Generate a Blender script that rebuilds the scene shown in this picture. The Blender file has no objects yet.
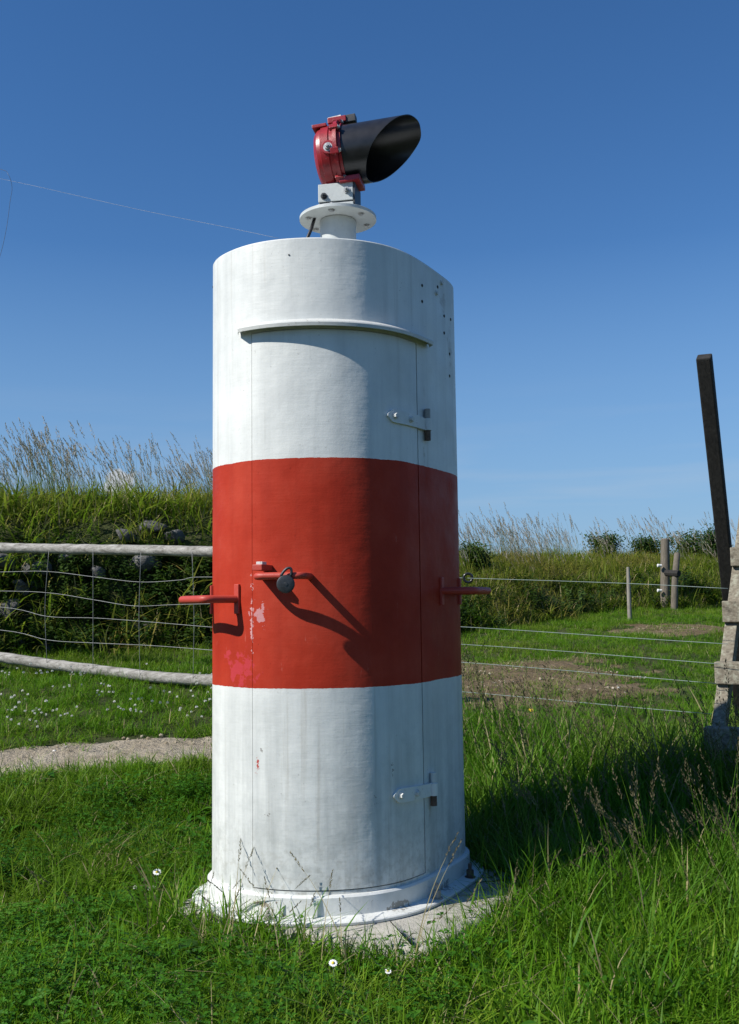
import bpy, bmesh, math, random
import numpy as np
from mathutils import Vector, Matrix, noise as mnoise

random.seed(7)
RNG = np.random.default_rng(11)
scene = bpy.context.scene
COL = scene.collection

# ------------------------------------------------------------------ camera
F, CX, CY = 1000.0, 369.5, 512.0
PITCH, ROLL = math.radians(5.35), math.radians(-0.75)
EYE = np.array([0.0, 0.0, 1.35])
_f = np.array([0, math.cos(PITCH), math.sin(PITCH)])
_u0 = np.array([0, -math.sin(PITCH), math.cos(PITCH)])
_r0 = np.array([1.0, 0, 0])
_r = _r0 * math.cos(ROLL) + _u0 * math.sin(ROLL)
_u = -_r0 * math.sin(ROLL) + _u0 * math.cos(ROLL)
cam_d = bpy.data.cameras.new('camera')
cam = bpy.data.objects.new('camera', cam_d)
COL.objects.link(cam)
cam_d.sensor_fit = 'VERTICAL'
cam_d.sensor_height = 24.0
cam_d.lens = 24.0 * F / 1024.0
cam_d.clip_start = 0.05
cam_d.clip_end = 8000
M = Matrix([[_r[i], _u[i], -_f[i], EYE[i]] for i in range(3)] + [[0, 0, 0, 1]])
cam.matrix_world = M
scene.camera = cam

# ------------------------------------------------------------------ light
SUN_EL = math.radians(41.5)
AWAY = np.array([0.903, 0.43])                      # where shadows point on the ground
AWAY = AWAY / np.linalg.norm(AWAY)
world = bpy.data.worlds.new('World')
scene.world = world
world.use_nodes = True
wn = world.node_tree
wn.nodes.clear()
w_out = wn.nodes.new('ShaderNodeOutputWorld')
w_bg = wn.nodes.new('ShaderNodeBackground')
w_sky = wn.nodes.new('ShaderNodeTexSky')
w_sky.sky_type = 'NISHITA'
w_sky.sun_disc = False
w_sky.sun_elevation = SUN_EL
# rotation 0 = sun toward +Y, positive turns clockwise seen from above
w_sky.sun_rotation = math.atan2(-AWAY[0], -AWAY[1])
w_sky.altitude = 0
w_sky.air_density = 1.0
w_sky.dust_density = 0.0
w_sky.ozone_density = 5.0
w_bg.inputs['Strength'].default_value = 0.086
w_hs = wn.nodes.new('ShaderNodeHueSaturation')
w_hs.inputs['Hue'].default_value = 0.504
w_hs.inputs['Saturation'].default_value = 1.19
w_hs.inputs['Value'].default_value = 1.13
wn.links.new(w_sky.outputs[0], w_hs.inputs['Color'])
# thin haze streaks low in the sky and one small far cumulus
def _w(t, **k):
    n = wn.nodes.new('ShaderNode' + t)
    for a, b in k.items(): setattr(n, a, b)
    return n
def _m(op, a, b):
    n = _w('Math', operation=op)
    for i, v in enumerate((a, b)):
        if isinstance(v, (int, float)): n.inputs[i].default_value = v
        else: wn.links.new(v, n.inputs[i])
    return n.outputs[0]
def _mr(v, *r):
    n = _w('MapRange'); wn.links.new(v, n.inputs[0])
    for i, q in enumerate(r): n.inputs[i + 1].default_value = q
    return n.outputs[0]
w_tc = _w('TexCoord'); w_sep = _w('SeparateXYZ'); wn.links.new(w_tc.outputs['Generated'], w_sep.inputs[0])
w_st = _w('VectorMath', operation='MULTIPLY'); w_st.inputs[1].default_value = (2.2, 2.2, 26.0)
wn.links.new(w_tc.outputs['Generated'], w_st.inputs[0])
w_no = _w('TexNoise'); wn.links.new(w_st.outputs[0], w_no.inputs['Vector'])
w_no.inputs['Scale'].default_value = 1.6; w_no.inputs['Detail'].default_value = 5
streak = _m('MULTIPLY', _mr(w_no.outputs[0], .48, .72, 0, .22), _m('MULTIPLY', _mr(w_sep.outputs[2], .22, .08, 0, 1), _mr(w_sep.outputs[2], -.02, .03, 0, 1)))
cd = _r * ((121 - CX) / F) + _u * (-(484 - CY) / F) + _f
cd = cd / np.linalg.norm(cd)
w_df = _w('VectorMath', operation='SUBTRACT'); w_df.inputs[1].default_value = tuple(cd); wn.links.new(w_tc.outputs['Generated'], w_df.inputs[0])
w_dv = _w('VectorMath', operation='MULTIPLY'); w_dv.inputs[1].default_value = (52, 52, 72); wn.links.new(w_df.outputs[0], w_dv.inputs[0])
w_ln = _w('VectorMath', operation='LENGTH'); wn.links.new(w_dv.outputs[0], w_ln.inputs[0])
w_n2 = _w('TexNoise'); wn.links.new(w_tc.outputs['Generated'], w_n2.inputs['Vector']); w_n2.inputs['Scale'].default_value = 60; w_n2.inputs['Detail'].default_value = 4
puff = _mr(_m('SUBTRACT', _m('ADD', 1.0, _m('MULTIPLY', _m('SUBTRACT', w_n2.outputs[0], .5), 2.0)), w_ln.outputs['Value']), 0, .35, 0, .85)
w_hz = _w('MixRGB'); wn.links.new(_mr(w_sep.outputs[2], .34, .02, 0, .85), w_hz.inputs[0]); wn.links.new(w_hs.outputs[0], w_hz.inputs[1])
w_hz.inputs[2].default_value = (2.05, 3.62, 5.9, 1)                     # pale blue summer haze, the same all round the horizon
w_mx = _w('MixRGB'); wn.links.new(_m('MAXIMUM', streak, puff), w_mx.inputs[0]); wn.links.new(w_hz.outputs[0], w_mx.inputs[1]); w_mx.inputs[2].default_value = (5.6, 5.8, 6.1, 1)
wn.links.new(w_mx.outputs[0], w_bg.inputs[0])
wn.links.new(w_bg.outputs[0], w_out.inputs[0])

sun_d = bpy.data.lights.new('sun', 'SUN')
sun_d.energy = 5.0
sun_d.angle = math.radians(0.55)
sun_d.color = (1.0, 0.955, 0.88)
sun = bpy.data.objects.new('sun', sun_d)
COL.objects.link(sun)
sun_dir = Vector((AWAY[0] * math.cos(SUN_EL), AWAY[1] * math.cos(SUN_EL), -math.sin(SUN_EL)))
sun.rotation_euler = sun_dir.to_track_quat('-Z', 'Y').to_euler()
sun.location = (-6, -6, 9)

vs = scene.view_settings
vs.view_transform = 'Standard'
vs.look = 'None'
vs.exposure = 0.3
vs.gamma = 1.0
vs.use_curve_mapping = False
scene.render.engine = 'CYCLES'
scene.cycles.max_bounces = 3
scene.cycles.diffuse_bounces = 2
scene.cycles.glossy_bounces = 2
scene.cycles.transmission_bounces = 2
scene.cycles.transparent_max_bounces = 4

# ------------------------------------------------------------------ pixel helpers
def ray(px, py):
    d = _r * ((px - CX) / F) + _u * (-(py - CY) / F) + _f
    return d

def at(px, py, Y):
    """point seen at a pixel, at a distance Y metres in front of the camera"""
    d = ray(px, py)
    p = EYE + d * (Y / d[1])
    return Vector(p)

# ------------------------------------------------------------------ object helpers
def tag(o, label=None, cat=None, group=None, kind=None):
    if label: o['label'] = label
    if cat: o['category'] = cat
    if group: o['group'] = group
    if kind: o['kind'] = kind
    return o

def empty(name, loc=(0, 0, 0)):
    o = bpy.data.objects.new(name, None)
    o.empty_display_size = 0.1
    o.location = loc
    COL.objects.link(o)
    return o

def link(name, me, mat=None, parent=None, smooth=False):
    o = bpy.data.objects.new(name, me)
    COL.objects.link(o)
    if mat is not None and not me.materials: me.materials.append(mat)
    if parent is not None:
        o.parent = parent
        if parent.parent is None:
            o.matrix_parent_inverse = Matrix.Translation(parent.location).inverted()
        else:
            o.matrix_parent_inverse = (Matrix.Translation(parent.parent.location) if parent.type == 'EMPTY' else Matrix()).inverted()
    if smooth:
        me.polygons.foreach_set('use_smooth', [True] * len(me.polygons))
    return o

class MB:
    """collects shapes of one part"""
    def __init__(s): s.v, s.f = [], []
    def add(s, v, f):
        b = len(s.v); s.v += [tuple(x) for x in v]; s.f += [tuple(i + b for i in q) for q in f]; return s
    def box(s, c, ax, ay, az):
        """centre + three half-axis vectors"""
        c, ax, ay, az = map(Vector, (c, ax, ay, az))
        v = [c + ax * i + ay * j + az * k for k in (-1, 1) for j in (-1, 1) for i in (-1, 1)]
        return s.add(v, [(0, 2, 3, 1), (4, 5, 7, 6), (0, 1, 5, 4), (1, 3, 7, 5), (3, 2, 6, 7), (2, 0, 4, 6)])
    def tube(s, pts, r, n=10, cap=True):
        pts = [Vector(p) for p in pts]
        rs = r if isinstance(r, (list, tuple)) else [r] * len(pts)
        up = Vector((0, 0, 1)); rings = []
        prev = None
        for i, p in enumerate(pts):
            d = (pts[min(i + 1, len(pts) - 1)] - pts[max(i - 1, 0)]).normalized()
            if prev is None:
                a = d.cross(up)
                if a.length < 0.2: a = d.cross(Vector((1, 0, 0)))
            else:
                a = prev - d * prev.dot(d)
            a.normalize(); b = d.cross(a); prev = a
            rings.append([p + (a * math.cos(2 * math.pi * k / n) + b * math.sin(2 * math.pi * k / n)) * rs[i] for k in range(n)])
        v = [q for g in rings for q in g]; f = []
        for i in range(len(pts) - 1):
            for k in range(n):
                f.append((i * n + k, i * n + (k + 1) % n, (i + 1) * n + (k + 1) % n, (i + 1) * n + k))
        if cap:
            f.append(tuple(range(n - 1, -1, -1))); f.append(tuple((len(pts) - 1) * n + k for k in range(n)))
        return s.add(v, f)
    def revolve(s, c, axis, ref, prof, n=32, cap=(True, True)):
        """prof: (along, radius) list; axis/ref unit vectors"""
        c, axis, ref = Vector(c), Vector(axis).normalized(), Vector(ref).normalized()
        b = axis.cross(ref); v = []; f = []
        for (a, r) in prof:
            for k in range(n):
                t = 2 * math.pi * k / n
                v.append(c + axis * a + (ref * math.cos(t) + b * math.sin(t)) * r)
        for i in range(len(prof) - 1):
            for k in range(n):
                f.append((i * n + k, i * n + (k + 1) % n, (i + 1) * n + (k + 1) % n, (i + 1) * n + k))
        if cap[0]: f.append(tuple(range(n - 1, -1, -1)))
        if cap[1]: f.append(tuple((len(prof) - 1) * n + k for k in range(n)))
        return s.add(v, f)
    def mesh(s, name, bevel=0, smooth=False, auto=None):
        me = bpy.data.meshes.new(name); me.from_pydata(s.v, [], s.f)
        bm = bmesh.new(); bm.from_mesh(me)
        bmesh.ops.recalc_face_normals(bm, faces=bm.faces)
        if bevel:
            ed = [e for e in bm.edges if len(e.link_faces) == 2 and e.calc_face_angle(0) > 0.6]
            bmesh.ops.bevel(bm, geom=ed, offset=bevel, segments=2, affect='EDGES', profile=0.6)
        if smooth or auto:
            for p in bm.faces: p.smooth = True
            if auto:
                for e in bm.edges:
                    if len(e.link_faces) == 2 and e.calc_face_angle(0) > auto: e.smooth = False
        bm.to_mesh(me); bm.free()
        return me
    def build(s, name, mat, parent=None, bevel=0, smooth=False, auto=None):
        return link(name, s.mesh(name, bevel, smooth, auto), mat, parent)

# ------------------------------------------------------------------ materials
class NT:
    def __init__(s, name):
        s.m = bpy.data.materials.new(name); s.m.use_nodes = True
        s.t = s.m.node_tree; s.t.nodes.clear()
        s.out = s.t.nodes.new('ShaderNodeOutputMaterial')
    def n(s, typ, ins=None, **kw):
        nd = s.t.nodes.new('ShaderNode' + typ)
        for k, v in kw.items(): setattr(nd, k, v)
        for k, v in (ins or {}).items(): s.set(nd.inputs[k], v)
        return nd
    def set(s, sock, v):
        if isinstance(v, bpy.types.NodeSocket): s.t.links.new(v, sock)
        elif isinstance(v, bpy.types.Node): s.t.links.new(v.outputs[0], sock)
        else:
            if sock.type == 'RGBA' and len(v) == 3: v = (*v, 1)
            sock.default_value = v
    def math(s, op, a, b=0.0, c=0.0, clamp=False):
        nd = s.n('Math', {0: a, 1: b, 2: c}, operation=op); nd.use_clamp = clamp
        return nd.outputs[0]
    def mix(s, fac, a, b, mode='MIX'):
        nd = s.t.nodes.new('ShaderNodeMix'); nd.data_type = 'RGBA'; nd.blend_type = mode
        s.set(nd.inputs[0], fac); s.set(nd.inputs[6], a); s.set(nd.inputs[7], b)
        return nd.outputs[2]
    def ramp(s, fac, stops):
        nd = s.n('ValToRGB', {0: fac}); cr = nd.color_ramp
        while len(cr.elements) < len(stops): cr.elements.new(0.5)
        for e, (p, c) in zip(cr.elements, stops):
            e.position = p; e.color = (*c, 1) if len(c) == 3 else c
        return nd.outputs[0]
    def remap(s, v, a, b, c=0.0, d=1.0):
        nd = s.n('MapRange', {0: v, 1: a, 2: b, 3: c, 4: d}); nd.clamp = True
        return nd.outputs[0]
    def noise(s, vec, scale, detail=4, rough=0.55, dist=0.0):
        return s.n('TexNoise', {'Vector': vec, 'Scale': scale, 'Detail': detail, 'Roughness': rough, 'Distortion': dist}).outputs[0]
    def pos(s): return s.n('NewGeometry').outputs['Position']
    def vscale(s, v, k):
        return s.n('VectorMath', {0: v, 1: k}, operation='MULTIPLY').outputs[0]
    def bump(s, h, strength, dist):
        return s.n('Bump', {'Height': h, 'Strength': strength, 'Distance': dist}).outputs[0]
    def principled(s, col, rough, bump=None, metal=0.0, spec=0.5, **kw):
        p = s.n('BsdfPrincipled', {'Base Color': col, 'Roughness': rough, 'Metallic': metal, 'Specular IOR Level': spec})
        for k, v in kw.items(): s.set(p.inputs[k.replace('_', ' ')], v)
        if bump is not None: s.set(p.inputs['Normal'], bump)
        s.t.links.new(p.outputs[0], s.out.inputs[0])
        return s.m

def simple(name, col, rough, var=0.15, scale=20, metal=0.0, bstr=0.15, bscale=60, spec=0.5):
    t = NT(name); P = t.pos()
    n = t.noise(P, scale, 5)
    dark = tuple(c * (1 - var) for c in col); lite = tuple(min(1, c * (1 + var)) for c in col)
    c = t.ramp(n, [(0.3, dark), (0.7, lite)])
    return t.principled(c, rough, t.bump(t.noise(P, bscale, 4), bstr, 0.003), metal, spec)

# ------------------------------------------------------------------ terrain
def sst(a, b, x):
    t = np.clip((x - a) / (b - a), 0, 1)
    return t * t * (3 - 2 * t)

BX = [-40, -8, -4.5, -1.6, 0, 2, 4, 7, 12, 40]
BY = [8.0, 10.0, 10.9, 12.0, 13.2, 15.6, 17.6, 18.8, 19.0, 19.5]
def bank_base(x): return np.interp(x, BX, BY)

def wob(x, y, k, s=0.0):
    return (np.sin(x * 1.7 * k + 1.3 + s) * np.cos(y * 1.3 * k - .4 + s) + .6 * np.sin((x * .8 - y * 1.9) * k * 1.6 + 2.1 + s)
            + .35 * np.cos((x * 2.3 + y * 1.1) * k * 2.4 + s)) / 1.95

def height(x, y):
    x = np.asarray(x, float); y = np.asarray(y, float)
    L = np.interp(y, [4.2, 5.2, 9, 11, 30], [0, .07, .62, .85, 1.2])
    R = np.interp(y, [4.2, 5.2, 7, 19, 30], [0, .06, .3, 1.27, 1.5])
    b = sst(-1.5, 1.5, x)
    g = L * (1 - b) + R * b
    s = y - bank_base(x) - .25 * wob(x, 0 * y, .9)
    k = sst(-1.2, 1.2, x)
    H = 1.72 * (1 - k) + .92 * k
    w = 1.5 * (1 - k) + 3.3 * k
    prof = np.clip(s / w, 0, 1)
    prof = np.where(prof < 1, 1 - (1 - prof) ** 1.9, 1.0)
    z = g + H * prof
    z = z + sst(0, 4, s) * .1 * wob(x, y, .8, 2) - np.clip(s - 8, 0, 60) * .035
    near = sst(3, 7, y)
    z = z + (.012 + .03 * near) * wob(x, y, 1.2) + .012 * wob(x, y, 4.1, 1.0)
    return z

def path_mask(x, y):
    """1 on the trodden sandy path left of the column, negative off it"""
    yc = 6.80 + .32 * (x + 2.6) + .06 * np.sin(x * 2.1) + .05 * np.sin(x * 5.3 + 1)
    w = np.clip(.46 - .10 * (x + 2.4), .24, .7) + .05 * np.sin(x * 1.7 + 2)
    m = 1 - np.abs(y - yc) / w + .38 * wob(x, y, 3.0, 3) + .14 * wob(x, y, 8.0, 1)
    return np.where(x > -.55, m - 2 * (x + .55), m)

def dirt_mask(x, y):
    """bare trampled earth beyond the wire fence"""
    a = 1 - ((x - 1.1) / 1.8) ** 2 - ((y - 10.2 - .15 * x) / 1.7) ** 2
    b = 1 - ((x - 4.4) / 1.0) ** 2 - ((y - 14.8) / .9) ** 2
    return np.maximum(a, b) + .5 * wob(x, y, 1.7, 5) + .4 * wob(x, y, 5.0, 2) - .12

def axis_coords(dense_a, dense_b, step, far, grow=1.35):
    a = list(np.arange(dense_a, dense_b + step / 2, step))
    s = step; v = a[-1]
    while v < far: s *= grow; v += s; a.append(v)
    s = step; v = a[0]; pre = []
    while v > -far: s *= grow; v -= s; pre.append(v)
    return np.array(pre[::-1] + a)

xs = axis_coords(-7.5, 9.5, .09, 2500)
ys = axis_coords(1.5, 23, .09, 2500)
GX, GY = np.meshgrid(xs, ys)
GZ = height(GX, GY)
nx, ny = len(xs), len(ys)
vid = np.arange(nx * ny).reshape(ny, nx)
quads = np.stack([vid[:-1, :-1], vid[:-1, 1:], vid[1:, 1:], vid[1:, :-1]], -1).reshape(-1, 4)
verts = np.stack([GX, GY, GZ], -1).reshape(-1, 3)

def np_mesh(name, v, f):
    me = bpy.data.meshes.new(name)
    me.vertices.add(len(v)); me.vertices.foreach_set('co', np.asarray(v, np.float32).ravel())
    k = f.shape[1]
    me.loops.add(f.size); me.loops.foreach_set('vertex_index', np.asarray(f, np.int32).ravel())
    me.polygons.add(len(f)); me.polygons.foreach_set('loop_start', np.arange(len(f), dtype=np.int32) * k)
    me.update(calc_edges=True); me.validate()
    return me

def mat_ground():
    t = NT('turf_soil'); P = t.pos()
    n = t.noise(P, 1.4, 6, .6); n2 = t.noise(P, 26, 6, .65); n3 = t.noise(P, 140, 3)
    c = t.ramp(n2, [(.3, (.03, .036, .014)), (.55, (.05, .065, .02)), (.75, (.085, .075, .035))])
    c = t.mix(t.remap(n, .45, .7), c, t.ramp(n2, [(.3, (.05, .07, .02)), (.7, (.1, .09, .045))]))
    h = t.math('ADD', n2, t.math('MULTIPLY', n3, .4))
    return t.principled(c, .95, t.bump(h, .9, .03), spec=.15)

def mat_sand(name, a, b, c_):
    t = NT(name); P = t.pos()
    n = t.noise(P, 3.2, 6, .6); n2 = t.noise(P, 40, 6, .7); v = t.n('TexVoronoi', {'Vector': P, 'Scale': 55}).outputs[0]
    c = t.ramp(n, [(.3, a), (.52, b), (.75, c_)])
    c = t.mix(t.remap(n2, .55, .8, 0, .55), c, tuple(x * .65 for x in a))
    c = t.mix(t.remap(v, .0, .12, .25, 0), c, (.46, .43, .38))
    h = t.math('ADD', t.math('MULTIPLY', n2, 1.0), t.math('MULTIPLY', t.noise(P, 9, 4), 2.4))
    return t.principled(c, .95, t.bump(h, 1.0, .05), spec=.15)

ground_me = np_mesh('ground', verts, quads)
ground = link('ground', ground_me, mat_ground(), smooth=True)
tag(ground, kind='structure')

def patch_from(mask, name, mat, lift, xr, yr, step=.05):
    """a sheet that follows the ground, with a ragged outline"""
    px = np.arange(xr[0], xr[1], step); py = np.arange(yr[0], yr[1], step)
    X, Y = np.meshgrid(px, py); m = mask(X, Y)
    # the ground is only sampled every 9 cm: interpolate it the same way and lift clear of it
    xi = np.clip(np.searchsorted(xs, X) - 1, 0, nx - 2); yi = np.clip(np.searchsorted(ys, Y) - 1, 0, ny - 2)
    fx = (X - xs[xi]) / (xs[xi + 1] - xs[xi]); fy = (Y - ys[yi]) / (ys[yi + 1] - ys[yi])
    Z = (GZ[yi, xi] * (1 - fx) * (1 - fy) + GZ[yi, xi + 1] * fx * (1 - fy) + GZ[yi + 1, xi] * (1 - fx) * fy + GZ[yi + 1, xi + 1] * fx * fy)
    Z = Z + lift * np.clip(m * 4, -.6, 1) + .004
    v = np.stack([X, Y, Z], -1).reshape(-1, 3)
    i = np.arange(X.size).reshape(X.shape)
    q = np.stack([i[:-1, :-1], i[:-1, 1:], i[1:, 1:], i[1:, :-1]], -1).reshape(-1, 4)
    keep = (m.ravel()[q].min(1) > -.15)
    q = q[keep]
    used = np.unique(q); re = -np.ones(X.size, int); re[used] = np.arange(len(used))
    o = link(name, np_mesh(name, v[used], re[q]), mat, smooth=True)
    tag(o, kind='structure')
    return o

patch_from(path_mask, 'dirt_path', mat_sand('path_sand', (.35, .29, .20), (.47, .405, .305), (.56, .50, .395)), .012, (-7.4, .2), (5.4, 9.4))
patch_from(dirt_mask, 'bare_earth', mat_sand('trodden_earth', (.14, .10, .055), (.20, .15, .088), (.27, .21, .13)), .012, (-1.5, 7), (7.4, 17.5))

# ------------------------------------------------------------------ column outline (plan view, metres)
front = [(-.705, 4.47), (-.69, 4.38), (-.65, 4.305), (-.60, 4.245), (-.50, 4.158), (-.38, 4.107), (-.22, 4.088), (-.05, 4.115),
         (.07, 4.175), (.16, 4.262), (.265, 4.43), (.362, 4.62), (.41, 4.715), (.433, 4.80)]
CEN = np.array([(front[0][0] + front[-1][0]) / 2, (front[0][1] + front[-1][1]) / 2])
back = [(2 * CEN[0] - a, 2 * CEN[1] - b) for a, b in front[1:-1]]
ctrl = np.array(front + back)
def catmull(c, k=16):
    n = len(c); out = []
    for i in range(n):
        p0, p1, p2, p3 = c[i - 1], c[i], c[(i + 1) % n], c[(i + 2) % n]
        for j in range(k):
            t = j / k
            out.append(.5 * (2 * p1 + (p2 - p0) * t + (2 * p0 - 5 * p1 + 4 * p2 - p3) * t * t + (3 * p1 - p0 - 3 * p2 + p3) * t ** 3))
    return np.array(out)
def resample(c, n):
    d = np.r_[0, np.cumsum(np.linalg.norm(np.diff(np.r_[c, c[:1]], axis=0), axis=1))]
    s = np.linspace(0, d[-1], n, endpoint=False); cc = np.r_[c, c[:1]]
    return np.stack([np.interp(s, d, cc[:, 0]), np.interp(s, d, cc[:, 1])], 1), d[-1]
NSEC = 720
SEC, PERIM = resample(catmull(ctrl), NSEC)
ker = np.exp(-np.arange(-36, 37) ** 2 / (2 * 15.0 ** 2)); ker /= ker.sum()
SEC = np.stack([np.convolve(np.r_[SEC[-36:, i], SEC[:, i], SEC[:36, i]], ker, 'valid') for i in (0, 1)], 1)
SEC = CEN + (SEC - CEN) * 1.009                      # smoothing pulls the outline in a little
SEC, PERIM = resample(SEC, NSEC)
TAN = np.roll(SEC, -1, 0) - np.roll(SEC, 1, 0); TAN /= np.linalg.norm(TAN, axis=1)[:, None]
NRM = np.stack([TAN[:, 1], -TAN[:, 0]], 1)          # outward (curve runs counter-clockwise seen from above)

def sp(s, off=0.0):
    """plan point at fractional index s, offset outward"""
    i = int(math.floor(s)) % NSEC; t = s - math.floor(s); j = (i + 1) % NSEC
    p = SEC[i] * (1 - t) + SEC[j] * t; n = NRM[i] * (1 - t) + NRM[j] * t
    return p + n / np.linalg.norm(n) * off
def snrm(s):
    i = int(round(s)) % NSEC; return Vector((NRM[i][0], NRM[i][1], 0))
def stan(s):
    i = int(round(s)) % NSEC; return Vector((TAN[i][0], TAN[i][1], 0))
def surf(px, py, off=0.0):
    """(s, z) where the ray through a pixel first meets the column's outline"""
    d = ray(px, py); best = None
    P = SEC + NRM * off
    c = P[:, 0] * d[1] - P[:, 1] * d[0]
    for i in range(NSEC):
        j = (i + 1) % NSEC
        if c[i] * c[j] <= 0 and c[i] != c[j]:
            t = c[i] / (c[i] - c[j]); q = P[i] * (1 - t) + P[j] * t
            Y = q[1]
            if best is None or Y < best[0]: best = (Y, i + t)
    if best is None:
        i = int(np.argmin(np.abs(c) / np.linalg.norm(P, axis=1))); best = (P[i][1], float(i))
    Y, s = best
    return s, EYE[2] + d[2] * Y / d[1]
def spt(s, z, off=0.0):
    p = sp(s, off); return Vector((p[0], p[1], z))
MPS = PERIM / NSEC                                   # metres per index

Z_TOP, Z_RT, Z_RB, Z_PL, Z_SLAB = 2.90, 1.962, 1.02, .212, .112

# ------------------------------------------------------------------ tower materials
def patch_at(t, P, centre, size, scale, thr, soft=.08, seed=0):
    """ragged mark of its own shape around a point; 1 inside"""
    q = t.n('VectorMath', {0: P, 1: tuple(centre)}, operation='SUBTRACT').outputs[0]
    q = t.n('VectorMath', {0: q, 1: tuple(1 / s for s in size)}, operation='MULTIPLY').outputs[0]
    l = t.n('VectorMath', {0: q}, operation='LENGTH').outputs['Value']
    nz = t.noise(P, scale, 5, .65)
    v = t.math('ADD', t.math('SUBTRACT', 1.0, l), t.math('MULTIPLY', t.math('SUBTRACT', nz, .5), 2.6))
    return t.remap(v, thr, thr + soft)

sL_, zl_ = surf(252, 600); sR_, _ = surf(421, 600)
S_L, S_R = sL_, sR_                                  # door edges along the outline
def mat_tower():
    t = NT('tower_paint'); P = t.pos()
    sep = t.n('SeparateXYZ', {0: P}); z = sep.outputs[2]
    wav = t.math('ADD', t.math('MULTIPLY', t.math('SUBTRACT', t.noise(P, 7, 3), .5), .010), t.math('MULTIPLY', t.math('SUBTRACT', t.noise(P, 55, 3), .5), .005))
    zz = t.math('ADD', z, wav)
    band = t.math('MULTIPLY', t.math('GREATER_THAN', zz, Z_RB), t.math('LESS_THAN', zz, Z_RT))
    st = t.noise(t.vscale(P, (9, 9, .55)), 1.6, 5, .6)
    fine = t.noise(t.vscale(P, (30, 30, 3.0)), 1.6, 4, .6)
    bl = t.noise(P, 2.6, 5, .6)
    white = t.ramp(bl, [(.28, (.58, .595, .57)), (.5, (.67, .685, .655)), (.72, (.74, .75, .71))])
    low = t.remap(z, 1.05, .25)
    dirt = t.math('MULTIPLY', t.remap(st, .42, .70), t.math('ADD', .28, t.math('MULTIPLY', low, .55)))
    white = t.mix(dirt, white, (.36, .38, .37))
    white = t.mix(t.remap(fine, .56, .8, 0, .22), white, (.4, .41, .39))
    speck = t.noise(P, 75, 4, .6)
    white = t.mix(t.math('MULTIPLY', t.remap(speck, .66, .72), t.remap(bl, .44, .62, .1, .6)), white, (.2, .19, .17))
    splash = t.math('MULTIPLY', t.remap(z, .55, .2), t.remap(t.noise(P, 38, 5, .7), .48, .66))
    white = t.mix(t.math('MULTIPLY', splash, .5), white, (.27, .25, .19))
    mot = t.noise(P, 11, 6, .7)
    white = t.mix(t.math('MULTIPLY', t.remap(mot, .46, .70), t.math('ADD', .12, t.math('MULTIPLY', low, .55))), white, (.38, .40, .385))
    run = t.noise(t.vscale(P, (22, 22, .5)), 1.3, 4, .65)
    white = t.mix(t.remap(run, .60, .76, 0, .45), white, (.33, .30, .24))
    red = t.ramp(bl, [(.3, (.31, .024, .011)), (.52, (.39, .036, .017)), (.75, (.47, .062, .034))])
    red = t.mix(t.remap(st, .45, .75, 0, .35), red, (.25, .022, .013))
    red = t.mix(t.remap(fine, .58, .85, 0, .25), red, (.45, .07, .04))
    seam = spt(S_L, 1.35)
    c1 = patch_at(t, P, spt(S_L + 8, 1.325), (.08, .08, .10), 26, .62)
    red = t.mix(t.math('MULTIPLY', c1, .75), red, (.55, .30, .31))
    red = t.mix(t.math('MULTIPLY', t.remap(t.noise(P, 70, 5, .7), .64, .70), .55), red, (.20, .02, .014))
    red = t.mix(t.math('MULTIPLY', t.remap(t.noise(t.vscale(P, (1, 1, .25)), 38, 5, .7), .66, .74), .5), red, (.55, .16, .12))
    c2 = patch_at(t, P, spt(S_L - 14, 1.09), (.16, .16, .15), 22, .62)
    red = t.mix(t.math('MULTIPLY', c2, .55), red, (.50, .05, .075))
    c4 = patch_at(t, P, spt(S_L, 1.3), (.022, .022, .34), 60, .72)
    red = t.mix(t.math('MULTIPLY', c4, .7), red, (.66, .42, .42))
    c3 = patch_at(t, P, spt(*surf(258, 768)), (.022, .022, .085), 42, .60)
    white = t.mix(c3, white, (.42, .05, .035))
    for (qx, qy, a, b) in ((268, 815, .05, .05), (375, 800, .04, .06), (262, 750, .03, .03), (392, 770, .03, .08)):
        k = patch_at(t, P, spt(*surf(qx, qy)), (a, a, b), 70, .86)
        white = t.mix(t.math('MULTIPLY', k, .75), white, (.17, .15, .13))
    for (qx, qy, a, b) in ((424, 455, .018, .06), (424, 392, .022, .05), (430, 815, .02, .1), (442, 300, .09, .16), (450, 350, .05, .2)):
        k = patch_at(t, P, spt(*surf(qx, qy)), (a, a, b), 30, .55, .5)
        white = t.mix(t.math('MULTIPLY', k, .5), white, (.30, .25, .19))
    c = t.mix(band, white, red)
    h = t.math('ADD', t.math('ADD', t.math('MULTIPLY', t.noise(P, 4.0, 3), 1.5), t.math('MULTIPLY', t.noise(t.vscale(P, (1, 1, 9)), 11, 3), .10)), t.math('MULTIPLY', t.noise(P, 90, 4), .09))
    h = t.math('ADD', h, t.math('MULTIPLY', band, .06))
    rough = t.remap(t.noise(P, 8, 4), .3, .7, .38, .58)
    return t.principled(c, rough, t.bump(h, .22, .02), spec=t.math('SUBTRACT', .4, t.math('MULTIPLY', band, .31)))

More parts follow.
